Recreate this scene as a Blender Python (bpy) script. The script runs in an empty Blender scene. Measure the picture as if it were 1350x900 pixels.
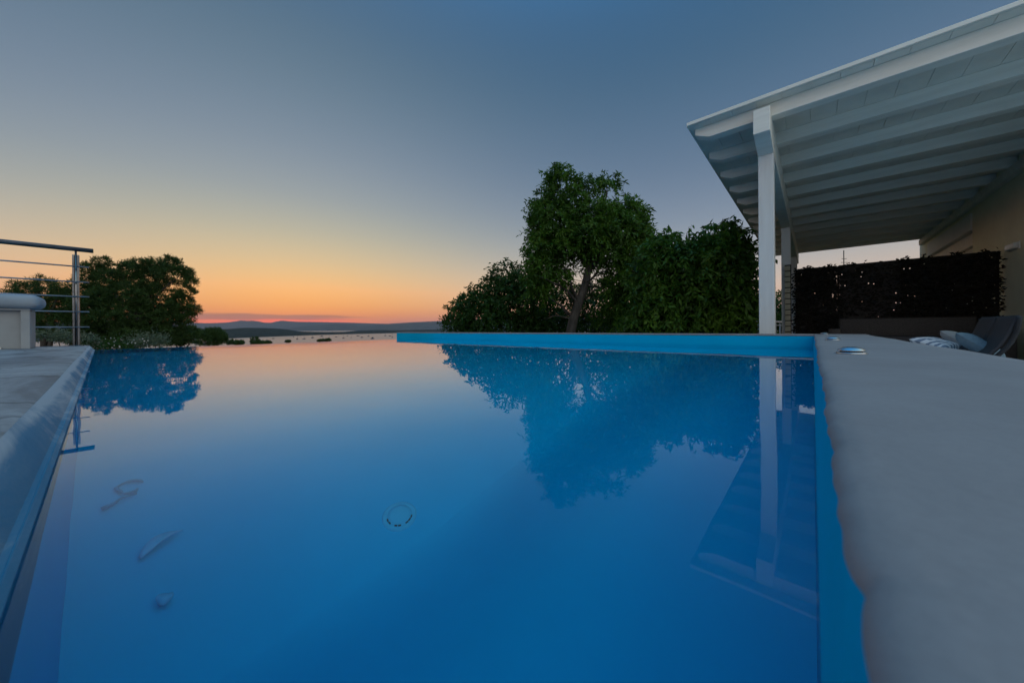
import bpy, bmesh, math, random
import numpy as np
from mathutils import Vector, Matrix

random.seed(7)
rng = np.random.default_rng(11)
S = bpy.context.scene
COL = S.collection
R = math.radians

# ------------------------------------------------------------------ camera
# World: X runs along the grey coping, Y along the blue raised wall, z = 0 is the terrace paving.
CAM = Vector((0, 0, 0.60))
FW = Vector((0.750, 0.661, 0)).normalized()
RT = Vector((0.661, -0.750, 0)).normalized()
UP = Vector((0, 0, 1))
ROLL = R(0.40)
XR = (RT * math.cos(ROLL) - UP * math.sin(ROLL)).normalized()
YU = (UP * math.cos(ROLL) + RT * math.sin(ROLL)).normalized()
F, CX, CY = 450.0, 675.0, 432.5


def ray(px, py):
    return FW + XR * ((px - CX) / F) + YU * ((CY - py) / F)


def W(px, py, d):
    return CAM + ray(px, py) * d


def on_z(px, py, z):
    r = ray(px, py)
    return CAM + r * ((z - CAM.z) / r.z)


WATER = 0.41


def sunk(px, py, z):
    """the point at depth z below the water that is seen, refracted, through (px, py)"""
    r = ray(px, py).normalized()
    p = CAM + r * ((WATER - CAM.z) / r.z)
    h = Vector((r.x, r.y, 0))
    s = h.length / 1.333
    t = s / math.sqrt(1 - s * s)
    return p + h.normalized() * ((WATER - z) * t) + Vector((0, 0, z - WATER))


cam_data = bpy.data.cameras.new('camera')
cam = bpy.data.objects.new('camera', cam_data)
COL.objects.link(cam)
m = Matrix.Identity(4)
for i in range(3):
    m[i][0] = XR[i]
    m[i][1] = YU[i]
    m[i][2] = -FW[i]
    m[i][3] = CAM[i]
cam.matrix_world = m
cam_data.sensor_width = 36
cam_data.lens = 36 * F / 1350
cam_data.shift_y = -(450 - CY) / 1350
cam_data.clip_start = 0.002
cam_data.clip_end = 90000
cam_data.dof.use_dof = True
cam_data.dof.focus_distance = 3.2
cam_data.dof.aperture_fstop = 7.0
S.camera = cam


# ------------------------------------------------------------------ helpers
def lin(r, g, b):
    return tuple(((c / 255) / 12.92 if c / 255 <= 0.04045 else ((c / 255 + 0.055) / 1.055) ** 2.4) for c in (r, g, b))


def thing(name, label, cat, loc=(0, 0, 0), rz=0, group=None):
    o = bpy.data.objects.new(name, None)
    o.empty_display_size = 0.2
    o.location = loc
    o.rotation_euler = (0, 0, rz)
    COL.objects.link(o)
    o['label'] = label
    o['category'] = cat
    if group:
        o['group'] = group
    return o


def tag(o, label=None, cat=None, group=None, kind=None):
    for k, v in (('label', label), ('category', cat), ('group', group), ('kind', kind)):
        if v:
            o[k] = v
    return o


def link(name, me, mat, parent=None, smooth=False):
    o = bpy.data.objects.new(name, me)
    COL.objects.link(o)
    if mat:
        for mm in (mat if isinstance(mat, (list, tuple)) else [mat]):
            me.materials.append(mm)
    if smooth:
        me.polygons.foreach_set('use_smooth', [True] * len(me.polygons))
    if parent:
        o.parent = parent
        loc, rz = parent.location, parent.rotation_euler.z
        if parent.parent:            # sub-part: undo the thing's own placement too
            pp = parent.parent
            loc, rz = pp.location, pp.rotation_euler.z
            # parts carry the inverse already (their meshes are in world space)
            return o
        o.matrix_local = (Matrix.Translation(loc) @ Matrix.Rotation(rz, 4, 'Z')).inverted()
    return o


class MB:
    """collects shapes (in world space) for one mesh"""

    def __init__(self):
        self.v, self.f = [], []

    def add(self, vs, fs):
        n = len(self.v)
        self.v += [tuple(p) for p in vs]
        self.f += [tuple(i + n for i in f) for f in fs]
        return self

    def box(self, x0, x1, y0, y1, z0, z1, bev=0.0, seg=2):
        bm = bmesh.new()
        bmesh.ops.create_cube(bm, size=1)
        for v in bm.verts:
            v.co = Vector(((x0 + x1) / 2 + v.co.x * (x1 - x0), (y0 + y1) / 2 + v.co.y * (y1 - y0), (z0 + z1) / 2 + v.co.z * (z1 - z0)))
        if bev > 0:
            bmesh.ops.bevel(bm, geom=bm.edges[:], offset=bev, segments=seg, affect='EDGES', profile=0.5)
        bm.verts.index_update()
        self.add([v.co for v in bm.verts], [[v.index for v in f.verts] for f in bm.faces])
        bm.free()
        return self

    def prism(self, prof, axis, a, b):
        """profile (list of 2-D points) extruded along an axis from a to b"""
        n = len(prof)
        vs = []
        for t in (a, b):
            for p, q in prof:
                vs.append({'x': (t, p, q), 'y': (p, t, q), 'z': (p, q, t)}[axis])
        fs = [(i, (i + 1) % n, n + (i + 1) % n, n + i) for i in range(n)]
        fs += [tuple(range(n - 1, -1, -1)), tuple(range(n, 2 * n))]
        return self.add(vs, fs)

    def tube(self, pts, rad, n=8, cap=True):
        pts = [Vector(p) for p in pts]
        rad = rad if isinstance(rad, (list, tuple)) else [rad] * len(pts)
        vs, fs = [], []
        prev = None
        for i, p in enumerate(pts):
            d = (pts[min(i + 1, len(pts) - 1)] - pts[max(i - 1, 0)]).normalized()
            if prev is None:
                a = d.orthogonal().normalized()
            else:
                a = (prev - d * prev.dot(d)).normalized()
            prev = a
            b = d.cross(a)
            for k in range(n):
                t = 2 * math.pi * k / n
                vs.append(p + (a * math.cos(t) + b * math.sin(t)) * rad[i])
        for i in range(len(pts) - 1):
            for k in range(n):
                k2 = (k + 1) % n
                fs.append((i * n + k, i * n + k2, (i + 1) * n + k2, (i + 1) * n + k))
        if cap:
            fs.append(tuple(range(n - 1, -1, -1)))
            fs.append(tuple(range((len(pts) - 1) * n, len(pts) * n)))
        return self.add(vs, fs)

    def lathe(self, c, prof, n=32):
        vs, fs = [], []
        for r, z in prof:
            for k in range(n):
                t = 2 * math.pi * k / n
                vs.append((c[0] + r * math.cos(t), c[1] + r * math.sin(t), c[2] + z))
        for i in range(len(prof) - 1):
            for k in range(n):
                k2 = (k + 1) % n
                fs.append((i * n + k, i * n + k2, (i + 1) * n + k2, (i + 1) * n + k))
        return self.add(vs, fs)

    def grid(self, rows):
        """rows of equal-length point lists -> quads"""
        w = len(rows[0])
        vs = [p for r in rows for p in r]
        fs = [(i * w + j, i * w + j + 1, (i + 1) * w + j + 1, (i + 1) * w + j) for i in range(len(rows) - 1) for j in range(w - 1)]
        return self.add(vs, fs)

    def mesh(self, name):
        me = bpy.data.meshes.new(name)
        me.from_pydata(self.v, [], self.f)
        bm = bmesh.new()
        bm.from_mesh(me)
        bmesh.ops.recalc_face_normals(bm, faces=bm.faces[:])
        bm.to_mesh(me)
        bm.free()
        me.update()
        return me

    def build(self, name, mat, parent=None, smooth=False):
        return link(name, self.mesh(name), mat, parent, smooth)


def smooth_angle(o, deg=35):
    me = o.data
    me.polygons.foreach_set('use_smooth', [True] * len(me.polygons))
    me.set_sharp_from_angle(angle=R(deg))
    return o


# ------------------------------------------------------------------ materials
def new_mat(name):
    mt = bpy.data.materials.new(name)
    mt.use_nodes = True
    nt = mt.node_tree
    return mt, nt, nt.nodes['Principled BSDF']


def N(nt, typ, **kw):
    n = nt.nodes.new(typ)
    for k, v in kw.items():
        if k in n.inputs:
            n.inputs[k].default_value = v
        else:
            setattr(n, k, v)
    return n


def ramp(nt, stops, interp='LINEAR'):
    n = nt.nodes.new('ShaderNodeValToRGB')
    cr = n.color_ramp
    cr.interpolation = interp
    while len(cr.elements) < len(stops):
        cr.elements.new(0.5)
    for e, (p, c) in zip(cr.elements, stops):
        e.position = p
        e.color = (*c, 1)
    return n


def surf(name, c1, c2, scale=6, rough=0.6, bump=0.0, bscale=None, stretch=(1, 1, 1), detail=6, metallic=0, lo=0.35, hi=0.65, spec=0.5, bdist=0.01):
    """two-tone noise coloured surface with an optional fine bump"""
    mt, nt, p = new_mat(name)
    tc = N(nt, 'ShaderNodeTexCoord')
    mp = N(nt, 'ShaderNodeMapping')
    mp.inputs['Scale'].default_value = stretch
    nt.links.new(tc.outputs['Object'], mp.inputs['Vector'])
    nz = N(nt, 'ShaderNodeTexNoise', Scale=scale, Detail=detail, Roughness=0.6)
    nt.links.new(mp.outputs[0], nz.inputs['Vector'])
    cr = ramp(nt, [(lo, c1), (hi, c2)])
    nt.links.new(nz.outputs['Fac'], cr.inputs['Fac'])
    nt.links.new(cr.outputs[0], p.inputs['Base Color'])
    p.inputs['Roughness'].default_value = rough
    p.inputs['Metallic'].default_value = metallic
    p.inputs['Specular IOR Level'].default_value = spec
    if bump:
        n2 = N(nt, 'ShaderNodeTexNoise', Scale=bscale or scale * 8, Detail=5)
        nt.links.new(mp.outputs[0], n2.inputs['Vector'])
        bp = N(nt, 'ShaderNodeBump', Strength=bump, Distance=bdist)
        nt.links.new(n2.outputs['Fac'], bp.inputs['Height'])
        nt.links.new(bp.outputs[0], p.inputs['Normal'])
    return mt


def leaf_mat(name, cols, trans=0.3, rough=0.5):
    mt, nt, p = new_mat(name)
    ge = N(nt, 'ShaderNodeNewGeometry')
    cr = ramp(nt, [(i / (len(cols) - 1), c) for i, c in enumerate(cols)])
    tc = N(nt, 'ShaderNodeTexCoord')
    nz = N(nt, 'ShaderNodeTexNoise', Scale=1.9, Detail=3)
    nt.links.new(tc.outputs['Object'], nz.inputs['Vector'])
    st = N(nt, 'ShaderNodeMapRange')
    nt.links.new(nz.outputs['Fac'], st.inputs['Value'])
    st.inputs['From Min'].default_value = 0.32
    st.inputs['From Max'].default_value = 0.68
    ad = N(nt, 'ShaderNodeMix', data_type='FLOAT')
    ad.inputs['Factor'].default_value = 0.6
    nt.links.new(ge.outputs['Random Per Island'], ad.inputs['A'])
    nt.links.new(st.outputs[0], ad.inputs['B'])
    nt.links.new(ad.outputs['Result'], cr.inputs['Fac'])
    nt.links.new(cr.outputs[0], p.inputs['Base Color'])
    p.inputs['Roughness'].default_value = rough
    p.inputs['Specular IOR Level'].default_value = 0.3
    tr = N(nt, 'ShaderNodeBsdfTranslucent')
    nt.links.new(cr.outputs[0], tr.inputs['Color'])
    mx = N(nt, 'ShaderNodeMixShader')
    mx.inputs[0].default_value = trans
    nt.links.new(p.outputs[0], mx.inputs[1])
    nt.links.new(tr.outputs[0], mx.inputs[2])
    nt.links.new(mx.outputs[0], nt.nodes['Material Output'].inputs['Surface'])
    return mt


M = {}
M['pool'] = surf('pool_paint', (0.0, 0.37, 0.63), (0.0, 0.44, 0.72), scale=1.3, stretch=(1, 1, 2.2), detail=9, rough=0.6, bump=0.12, bscale=70, bdist=0.002, spec=0.03, lo=0.3, hi=0.7)
M['pool_lightened'] = surf('pool_paint_lightened', (0.0, 0.50, 0.80), (0.0, 0.57, 0.89), scale=1.3, detail=9, rough=0.6, bump=0.12, bscale=70, bdist=0.002, spec=0.03, lo=0.3, hi=0.7)  # lightened copy of the pool paint, standing in for light under water
M['plaster'] = surf('grey_plaster', (0.27, 0.235, 0.222), (0.315, 0.278, 0.264), scale=5, rough=0.75, bump=0.25, bscale=45, bdist=0.002, detail=10)
M['white_wood'] = surf('white_painted_wood', (0.78, 0.75, 0.66), (0.88, 0.85, 0.76), scale=4, rough=0.75, spec=0.2, stretch=(3, 0.35, 3), bump=0.05, bscale=30)
M['white_post'] = surf('white_painted_post', (0.62, 0.62, 0.59), (0.72, 0.72, 0.69), scale=4, rough=0.5, stretch=(3, 3, 0.3), bump=0.05, bscale=30)
M['white_board'] = surf('white_boarding', (0.74, 0.71, 0.62), (0.82, 0.79, 0.70), scale=2.2, rough=0.8, spec=0.2)
M['cream'] = surf('cream_render', (0.75, 0.73, 0.54), (0.83, 0.81, 0.61), scale=3, rough=0.85, bump=0.2, bscale=120, bdist=0.003)
M['white_render'] = surf('white_render', (0.70, 0.70, 0.66), (0.78, 0.77, 0.73), scale=3, rough=0.8)
M['steel'] = surf('brushed_steel', (0.45, 0.45, 0.45), (0.60, 0.60, 0.60), scale=12, rough=0.28, metallic=1)
M['dark_steel'] = surf('dull_steel', (0.13, 0.13, 0.13), (0.22, 0.22, 0.22), scale=12, rough=0.33, metallic=1)
M['dark'] = surf('dark_gap', (0.012, 0.012, 0.014), (0.02, 0.02, 0.022), scale=5, rough=0.8)
M['wicker'] = surf('dark_wicker', (0.018, 0.015, 0.013), (0.042, 0.034, 0.030), scale=60, rough=0.6, bump=0.4, bscale=90)
M['sling'] = surf('charcoal_sling', (0.030, 0.030, 0.035), (0.045, 0.045, 0.05), scale=140, rough=0.7, bump=0.2, bscale=400)
M['cushion'] = surf('pale_blue_grey_cushion', (0.25, 0.29, 0.33), (0.30, 0.34, 0.38), scale=4, rough=0.8, bump=0.08, bscale=160)
M['daybed'] = surf('grey_daybed_paint', (0.25, 0.26, 0.265), (0.31, 0.32, 0.325), scale=4, rough=0.7)
M['teal'] = surf('blue_grey_fabric', (0.13, 0.20, 0.25), (0.17, 0.25, 0.30), scale=30, rough=0.9, bump=0.15, bscale=300)
M['greyfab'] = surf('grey_fabric', (0.26, 0.28, 0.29), (0.33, 0.35, 0.36), scale=30, rough=0.9, bump=0.15, bscale=300)
M['offwhite'] = surf('offwhite_fabric', (0.55, 0.57, 0.60), (0.64, 0.66, 0.68), scale=20, rough=0.9, bump=0.1, bscale=200)
M['bark'] = surf('grey_bark', (0.030, 0.025, 0.02), (0.075, 0.062, 0.052), scale=10, rough=0.9, bump=0.6, bscale=25, stretch=(1, 1, 0.3), bdist=0.02)
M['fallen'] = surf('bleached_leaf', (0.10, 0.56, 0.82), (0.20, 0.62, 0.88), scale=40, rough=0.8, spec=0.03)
M['drain'] = surf('blue_drain_plastic', (0.05, 0.57, 0.80), (0.08, 0.62, 0.86), scale=8, rough=0.5, spec=0.05)
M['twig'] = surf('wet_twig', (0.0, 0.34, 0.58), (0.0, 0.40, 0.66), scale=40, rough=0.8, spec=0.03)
M['paving'] = surf('terrace_paving', (0.70, 0.71, 0.70), (0.78, 0.79, 0.78), scale=3, rough=0.8, bump=0.2)
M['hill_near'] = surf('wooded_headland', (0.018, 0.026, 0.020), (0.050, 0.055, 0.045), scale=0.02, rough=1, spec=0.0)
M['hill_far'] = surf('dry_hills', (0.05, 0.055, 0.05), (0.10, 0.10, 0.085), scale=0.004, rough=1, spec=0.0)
M['earth'] = surf('scrubby_hillside', (0.020, 0.028, 0.012), (0.060, 0.062, 0.030), scale=0.35, rough=1, bump=0.5, bscale=2, spec=0.0, bdist=0.3)
M['boat_hull'] = surf('pale_boat_hull', (0.35, 0.35, 0.36), (0.6, 0.6, 0.6), scale=0.3, rough=0.4)
M['boat_backlit'] = surf('dark_backlit_hull', (0.02, 0.022, 0.03), (0.05, 0.05, 0.06), scale=0.3, rough=0.4)  # hull colour darkened to imitate boats seen against the light
M['roof_tile'] = surf('roof_tile', (0.22, 0.10, 0.06), (0.3, 0.15, 0.1), scale=2, rough=0.9)
M['lamp_plastic'] = surf('opal_plastic', (0.62, 0.63, 0.60), (0.68, 0.69, 0.66), scale=8, rough=0.4)
M['reed'] = surf('cream_slats', (0.36, 0.33, 0.24), (0.46, 0.42, 0.31), scale=12, rough=0.8, stretch=(1, 1, 8))
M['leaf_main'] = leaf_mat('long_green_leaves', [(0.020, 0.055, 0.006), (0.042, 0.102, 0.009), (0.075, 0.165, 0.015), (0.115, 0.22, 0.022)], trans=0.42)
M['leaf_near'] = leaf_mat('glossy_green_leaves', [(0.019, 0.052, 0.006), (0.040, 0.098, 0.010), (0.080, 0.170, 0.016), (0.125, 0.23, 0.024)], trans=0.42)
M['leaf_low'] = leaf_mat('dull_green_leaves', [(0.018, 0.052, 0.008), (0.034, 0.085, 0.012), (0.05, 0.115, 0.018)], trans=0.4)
M['needle'] = leaf_mat('pine_needles', [(0.020, 0.048, 0.008), (0.034, 0.072, 0.012), (0.05, 0.095, 0.018)], trans=0.2, rough=0.6)
M['leaf_grey'] = leaf_mat('grey_green_leaves', [(0.05, 0.085, 0.045), (0.10, 0.14, 0.08), (0.15, 0.18, 0.12), (0.04, 0.07, 0.03)], trans=0.3)
M['leaf_screen'] = leaf_mat('dark_screen_leaves', [(0.007, 0.007, 0.005), (0.014, 0.013, 0.009), (0.024, 0.020, 0.013)], trans=0.1, rough=0.7)
M['petal'] = leaf_mat('pale_flowers', [(0.45, 0.42, 0.36), (0.6, 0.57, 0.5), (0.5, 0.4, 0.4)], trans=0.3)


def water_mat():
    mt, nt, p = new_mat('pool_water')
    nt.nodes.remove(p)
    g = N(nt, 'ShaderNodeBsdfGlass', IOR=1.333, Roughness=0.0)
    g.inputs['Color'].default_value = (0.88, 0.985, 1.0, 1)
    tc = N(nt, 'ShaderNodeTexCoord')
    n1 = N(nt, 'ShaderNodeTexNoise', Scale=2.2, Detail=2, Roughness=0.5)
    n2 = N(nt, 'ShaderNodeTexNoise', Scale=9.0, Detail=1)
    nt.links.new(tc.outputs['Object'], n1.inputs['Vector'])
    nt.links.new(tc.outputs['Object'], n2.inputs['Vector'])
    ad = N(nt, 'ShaderNodeMath', operation='MULTIPLY_ADD')
    nt.links.new(n2.outputs['Fac'], ad.inputs[0])
    ad.inputs[1].default_value = 0.22
    nt.links.new(n1.outputs['Fac'], ad.inputs[2])
    bp = N(nt, 'ShaderNodeBump', Strength=1.0, Distance=0.0010)
    nt.links.new(ad.outputs[0], bp.inputs['Height'])
    nt.links.new(bp.outputs[0], g.inputs['Normal'])
    nt.links.new(g.outputs[0], nt.nodes['Material Output'].inputs['Surface'])
    return mt


M['water'] = water_mat()


def sea_mat():
    mt, nt, p = new_mat('sea_water')
    p.inputs['Base Color'].default_value = (0.17, 0.18, 0.19, 1)
    p.inputs['Roughness'].default_value = 0.30
    p.inputs['IOR'].default_value = 1.33
    tc = N(nt, 'ShaderNodeTexCoord')
    n1 = N(nt, 'ShaderNodeTexNoise', Scale=0.02, Detail=4)
    nt.links.new(tc.outputs['Object'], n1.inputs['Vector'])
    bp = N(nt, 'ShaderNodeBump', Strength=0.4, Distance=0.4)
    nt.links.new(n1.outputs['Fac'], bp.inputs['Height'])
    nt.links.new(bp.outputs[0], p.inputs['Normal'])
    return mt


M['sea'] = sea_mat()


def stone_mat():
    """weathered pale marble slabs with dark stains, used for the deck on the pool's short side"""
    mt, nt, p = new_mat('weathered_marble')
    tc = N(nt, 'ShaderNodeTexCoord')
    mp = N(nt, 'ShaderNodeMapping')
    mp.inputs['Scale'].default_value = (1.0, 0.6, 1.0)
    mp.inputs['Rotation'].default_value = (0, 0, R(-25))
    nt.links.new(tc.outputs['Object'], mp.inputs['Vector'])
    n1 = N(nt, 'ShaderNodeTexNoise', Scale=3.2, Detail=9, Roughness=0.62, Distortion=0.6)
    nt.links.new(mp.outputs[0], n1.inputs['Vector'])
    cr = ramp(nt, [(0.30, (0.08, 0.08, 0.085)), (0.42, (0.20, 0.20, 0.205)), (0.54, (0.33, 0.33, 0.33)), (0.70, (0.48, 0.48, 0.475))])
    nt.links.new(n1.outputs['Fac'], cr.inputs['Fac'])
    n3 = N(nt, 'ShaderNodeTexNoise', Scale=1.4, Detail=4, Distortion=1.5)
    nt.links.new(mp.outputs[0], n3.inputs['Vector'])
    vein = ramp(nt, [(0.485, (1, 1, 1)), (0.497, (0.30, 0.31, 0.33)), (0.503, (0.30, 0.31, 0.33)), (0.515, (1, 1, 1))])
    nt.links.new(n3.outputs['Fac'], vein.inputs['Fac'])
    mx = N(nt, 'ShaderNodeMix', data_type='RGBA', blend_type='MULTIPLY')
    mx.inputs['Factor'].default_value = 0.8
    jm = N(nt, 'ShaderNodeMapping')
    jn = N(nt, 'ShaderNodeTexNoise', Scale=2.5, Detail=3)
    nt.links.new(tc.outputs['Object'], jn.inputs['Vector'])
    ja = N(nt, 'ShaderNodeVectorMath', operation='MULTIPLY_ADD')
    nt.links.new(jn.outputs['Color'], ja.inputs[0])
    ja.inputs[1].default_value = (0.10, 0.16, 0)
    nt.links.new(tc.outputs['Object'], ja.inputs[2])
    bk = N(nt, 'ShaderNodeTexBrick', Scale=1.0)
    bk.inputs['Color1'].default_value = (1, 1, 1, 1)
    bk.inputs['Color2'].default_value = (0.86, 0.86, 0.87, 1)
    bk.inputs['Mortar'].default_value = (0.45, 0.45, 0.46, 1)
    bk.inputs['Mortar Size'].default_value = 0.012
    bk.inputs['Mortar Smooth'].default_value = 0.4
    bk.inputs['Brick Width'].default_value = 1.1
    bk.inputs['Row Height'].default_value = 0.62
    nt.links.new(ja.outputs[0], bk.inputs['Vector'])
    m2 = N(nt, 'ShaderNodeMix', data_type='RGBA', blend_type='MULTIPLY')
    m2.inputs['Factor'].default_value = 1.0
    nt.links.new(mx.outputs['Result'], m2.inputs['A'])
    nt.links.new(bk.outputs['Color'], m2.inputs['B'])
    nt.links.new(cr.outputs[0], mx.inputs['A'])
    nt.links.new(vein.outputs[0], mx.inputs['B'])
    nt.links.new(m2.outputs['Result'], p.inputs['Base Color'])
    p.inputs['Roughness'].default_value = 0.55
    n2 = N(nt, 'ShaderNodeTexNoise', Scale=14, Detail=8)
    nt.links.new(tc.outputs['Object'], n2.inputs['Vector'])
    bp = N(nt, 'ShaderNodeBump', Strength=0.25, Distance=0.006)
    nt.links.new(n2.outputs['Fac'], bp.inputs['Height'])
    nt.links.new(bp.outputs[0], p.inputs['Normal'])
    return mt


M['stone'] = stone_mat()


def edge_mat():
    """the deck's upstand: blue pool paint worn away in patches to pale plaster"""
    mt, nt, p = new_mat('worn_blue_plaster')
    tc = N(nt, 'ShaderNodeTexCoord')
    mp = N(nt, 'ShaderNodeMapping')
    mp.inputs['Scale'].default_value = (1, 0.32, 0.7)
    nt.links.new(tc.outputs['Object'], mp.inputs['Vector'])
    n1 = N(nt, 'ShaderNodeTexNoise', Scale=5.0, Detail=14, Roughness=0.74, Distortion=0.8)
    nt.links.new(mp.outputs[0], n1.inputs['Vector'])
    cr = ramp(nt, [(0.47, (0.05, 0.19, 0.29)), (0.57, (0.09, 0.22, 0.31)), (0.63, (0.24, 0.31, 0.36)), (0.72, (0.46, 0.46, 0.46))])
    nt.links.new(n1.outputs['Fac'], cr.inputs['Fac'])
    nt.links.new(cr.outputs[0], p.inputs['Base Color'])
    # limewash lip, and paint worn thinner towards the far end
    sp = N(nt, 'ShaderNodeSeparateXYZ')
    nt.links.new(tc.outputs['Object'], sp.inputs[0])
    def mr(src, a, b_):
        q = N(nt, 'ShaderNodeMapRange', interpolation_type='SMOOTHSTEP')
        nt.links.new(src, q.inputs['Value'])
        q.inputs['From Min'].default_value = a
        q.inputs['From Max'].default_value = b_
        return q.outputs['Result']
    a1 = N(nt, 'ShaderNodeMath', operation='MULTIPLY_ADD')
    nt.links.new(mr(sp.outputs['Z'], 0.441, 0.455), a1.inputs[0])
    a1.inputs[1].default_value = 0.17
    a2 = N(nt, 'ShaderNodeMath', operation='MULTIPLY_ADD')
    nt.links.new(mr(sp.outputs['Y'], 0.6, 2.3), a2.inputs[0])
    a2.inputs[1].default_value = 0.13
    nt.links.new(n1.outputs['Fac'], a2.inputs[2])
    nt.links.new(a2.outputs[0], a1.inputs[2])
    nt.links.new(a1.outputs[0], cr.inputs['Fac'])
    p.inputs['Roughness'].default_value = 0.7
    p.inputs['Specular IOR Level'].default_value = 0.15
    n9 = N(nt, 'ShaderNodeTexNoise', Scale=60, Detail=6, Roughness=0.7)
    nt.links.new(tc.outputs['Object'], n9.inputs['Vector'])
    bp = N(nt, 'ShaderNodeBump', Strength=0.5, Distance=0.004)
    nt.links.new(n9.outputs['Fac'], bp.inputs['Height'])
    nt.links.new(bp.outputs[0], p.inputs['Normal'])
    return mt


M['edge'] = edge_mat()


def pattern_mat():
    mt, nt, p = new_mat('patterned_fabric')
    tc = N(nt, 'ShaderNodeTexCoord')
    wv = N(nt, 'ShaderNodeTexWave', Scale=9.0, Distortion=7.0, Detail=2.0)
    wv.inputs['Detail Scale'].default_value = 1.2
    nt.links.new(tc.outputs['Object'], wv.inputs['Vector'])
    cr = ramp(nt, [(0.35, (0.22, 0.27, 0.36)), (0.55, (0.78, 0.80, 0.84))])
    nt.links.new(wv.outputs['Fac'], cr.inputs['Fac'])
    nt.links.new(cr.outputs[0], p.inputs['Base Color'])
    p.inputs['Roughness'].default_value = 0.85
    return mt


M['pattern'] = pattern_mat()


def add_grain(mt, scale, amount, cracks=0.0):
    nt = mt.node_tree
    p = nt.nodes['Principled BSDF']
    src = p.inputs['Base Color'].links[0].from_socket
    tc = N(nt, 'ShaderNodeTexCoord')
    nz = N(nt, 'ShaderNodeTexNoise', Scale=scale, Detail=4, Roughness=0.8)
    nt.links.new(tc.outputs['Object'], nz.inputs['Vector'])
    cr = ramp(nt, [(0.35, (1 - amount,) * 3), (0.62, (1, 1, 1))])
    nt.links.new(nz.outputs['Fac'], cr.inputs['Fac'])
    mx = N(nt, 'ShaderNodeMix', data_type='RGBA', blend_type='MULTIPLY')
    mx.inputs['Factor'].default_value = 1.0
    nt.links.new(src, mx.inputs['A'])
    nt.links.new(cr.outputs[0], mx.inputs['B'])
    nt.links.new(mx.outputs['Result'], p.inputs['Base Color'])


add_grain(M['plaster'], 200, 0.09)
add_grain(M['cream'], 90, 0.10)
add_grain(M['stone'], 60, 0.25)


# ------------------------------------------------------------------ leaves
def leaf_mesh(name, pos, axis, nrm, length, width, fold=0.18):
    """many single leaves (base, two sides, tip) as one mesh"""
    n = len(pos)
    axis = axis / np.linalg.norm(axis, axis=1, keepdims=True)
    side = np.cross(axis, nrm)
    side /= np.linalg.norm(side, axis=1, keepdims=True) + 1e-9
    up = np.cross(side, axis)
    L, Wd = length[:, None], width[:, None]
    base = pos
    mid = pos + axis * L * 0.42
    a = mid + side * Wd * 0.5 + up * Wd * fold
    b = mid - side * Wd * 0.5 + up * Wd * fold
    tip = pos + axis * L - up * L * 0.06
    v = np.stack([base, a, tip, b], axis=1).reshape(-1, 3).astype(np.float32)
    i0 = (np.arange(n) * 4)[:, None]
    tri = np.concatenate([i0 + np.array([[0, 1, 2]]), i0 + np.array([[0, 2, 3]])], axis=1).reshape(-1).astype(np.int32)
    me = bpy.data.meshes.new(name)
    me.vertices.add(n * 4)
    me.vertices.foreach_set('co', v.reshape(-1))
    me.loops.add(len(tri))
    me.loops.foreach_set('vertex_index', tri)
    me.polygons.add(n * 2)
    me.polygons.foreach_set('loop_start', np.arange(0, n * 6, 3, dtype=np.int32))
    me.polygons.foreach_set('loop_total', np.full(n * 2, 3, dtype=np.int32))
    me.update(calc_edges=True)
    me.validate()
    return me


def unit(n):
    d = rng.normal(size=(n, 3))
    return d / np.linalg.norm(d, axis=1, keepdims=True)


def crown_mesh(name, blobs, d, twigs, per, length, width, droop=0.7, twig_len=0.35, shell=0.5, depth=1.0):
    """leaves on drooping twigs spread through ellipsoids given as (px, py, rx, ry[, depth offset])"""
    P, A, Nn, Ls, Ws = [], [], [], [], []
    area = np.array([b[2] * b[3] for b in blobs], float)
    cnt = np.maximum(3, (twigs * area / area.sum())).astype(int)
    xr, up, fw = np.array(RT), np.array((0, 0, 1.0)), np.array(FW)
    for b, k in zip(blobs, cnt):
        dd = d + (b[4] if len(b) > 4 else 0)
        c = np.array(W(b[0], b[1], dd))
        rx, rz = b[2] / F * dd, b[3] / F * dd
        u = unit(k)
        rad = shell + (1 - shell) * rng.random(k) ** 0.7
        rad *= 0.88 + 0.24 * rng.random(k)
        ry = depth * 0.5 * (rx + min(rx, rz * 1.3))
        off = xr * (u[:, :1] * rx) + fw * (u[:, 1:2] * ry) + up * (u[:, 2:] * rz)
        a0 = c + off * rad[:, None]
        out = off / (np.linalg.norm(off, axis=1, keepdims=True) + 1e-6)
        td = out * 0.8 + unit(k) * 0.6 + up * 0.25
        td /= np.linalg.norm(td, axis=1, keepdims=True)
        tl = twig_len * (0.5 + rng.random(k))
        for j in range(per):
            s = (j + rng.random(k)) / per
            p = a0 + td * (tl * s)[:, None] - up * (droop * tl * s * s)[:, None]
            lj = unit(k) * 0.75 + td * 0.35 - up * droop * (0.5 + 0.6 * rng.random((k, 1)))
            P.append(p)
            A.append(lj)
            Nn.append(unit(k) + out * 0.5 + up * 0.5)
            Ls.append(length * (0.65 + 0.7 * rng.random(k)))
            Ws.append(width * (0.7 + 0.6 * rng.random(k)))
    return leaf_mesh(name, np.concatenate(P), np.concatenate(A), np.concatenate(Nn), np.concatenate(Ls), np.concatenate(Ws))


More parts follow.
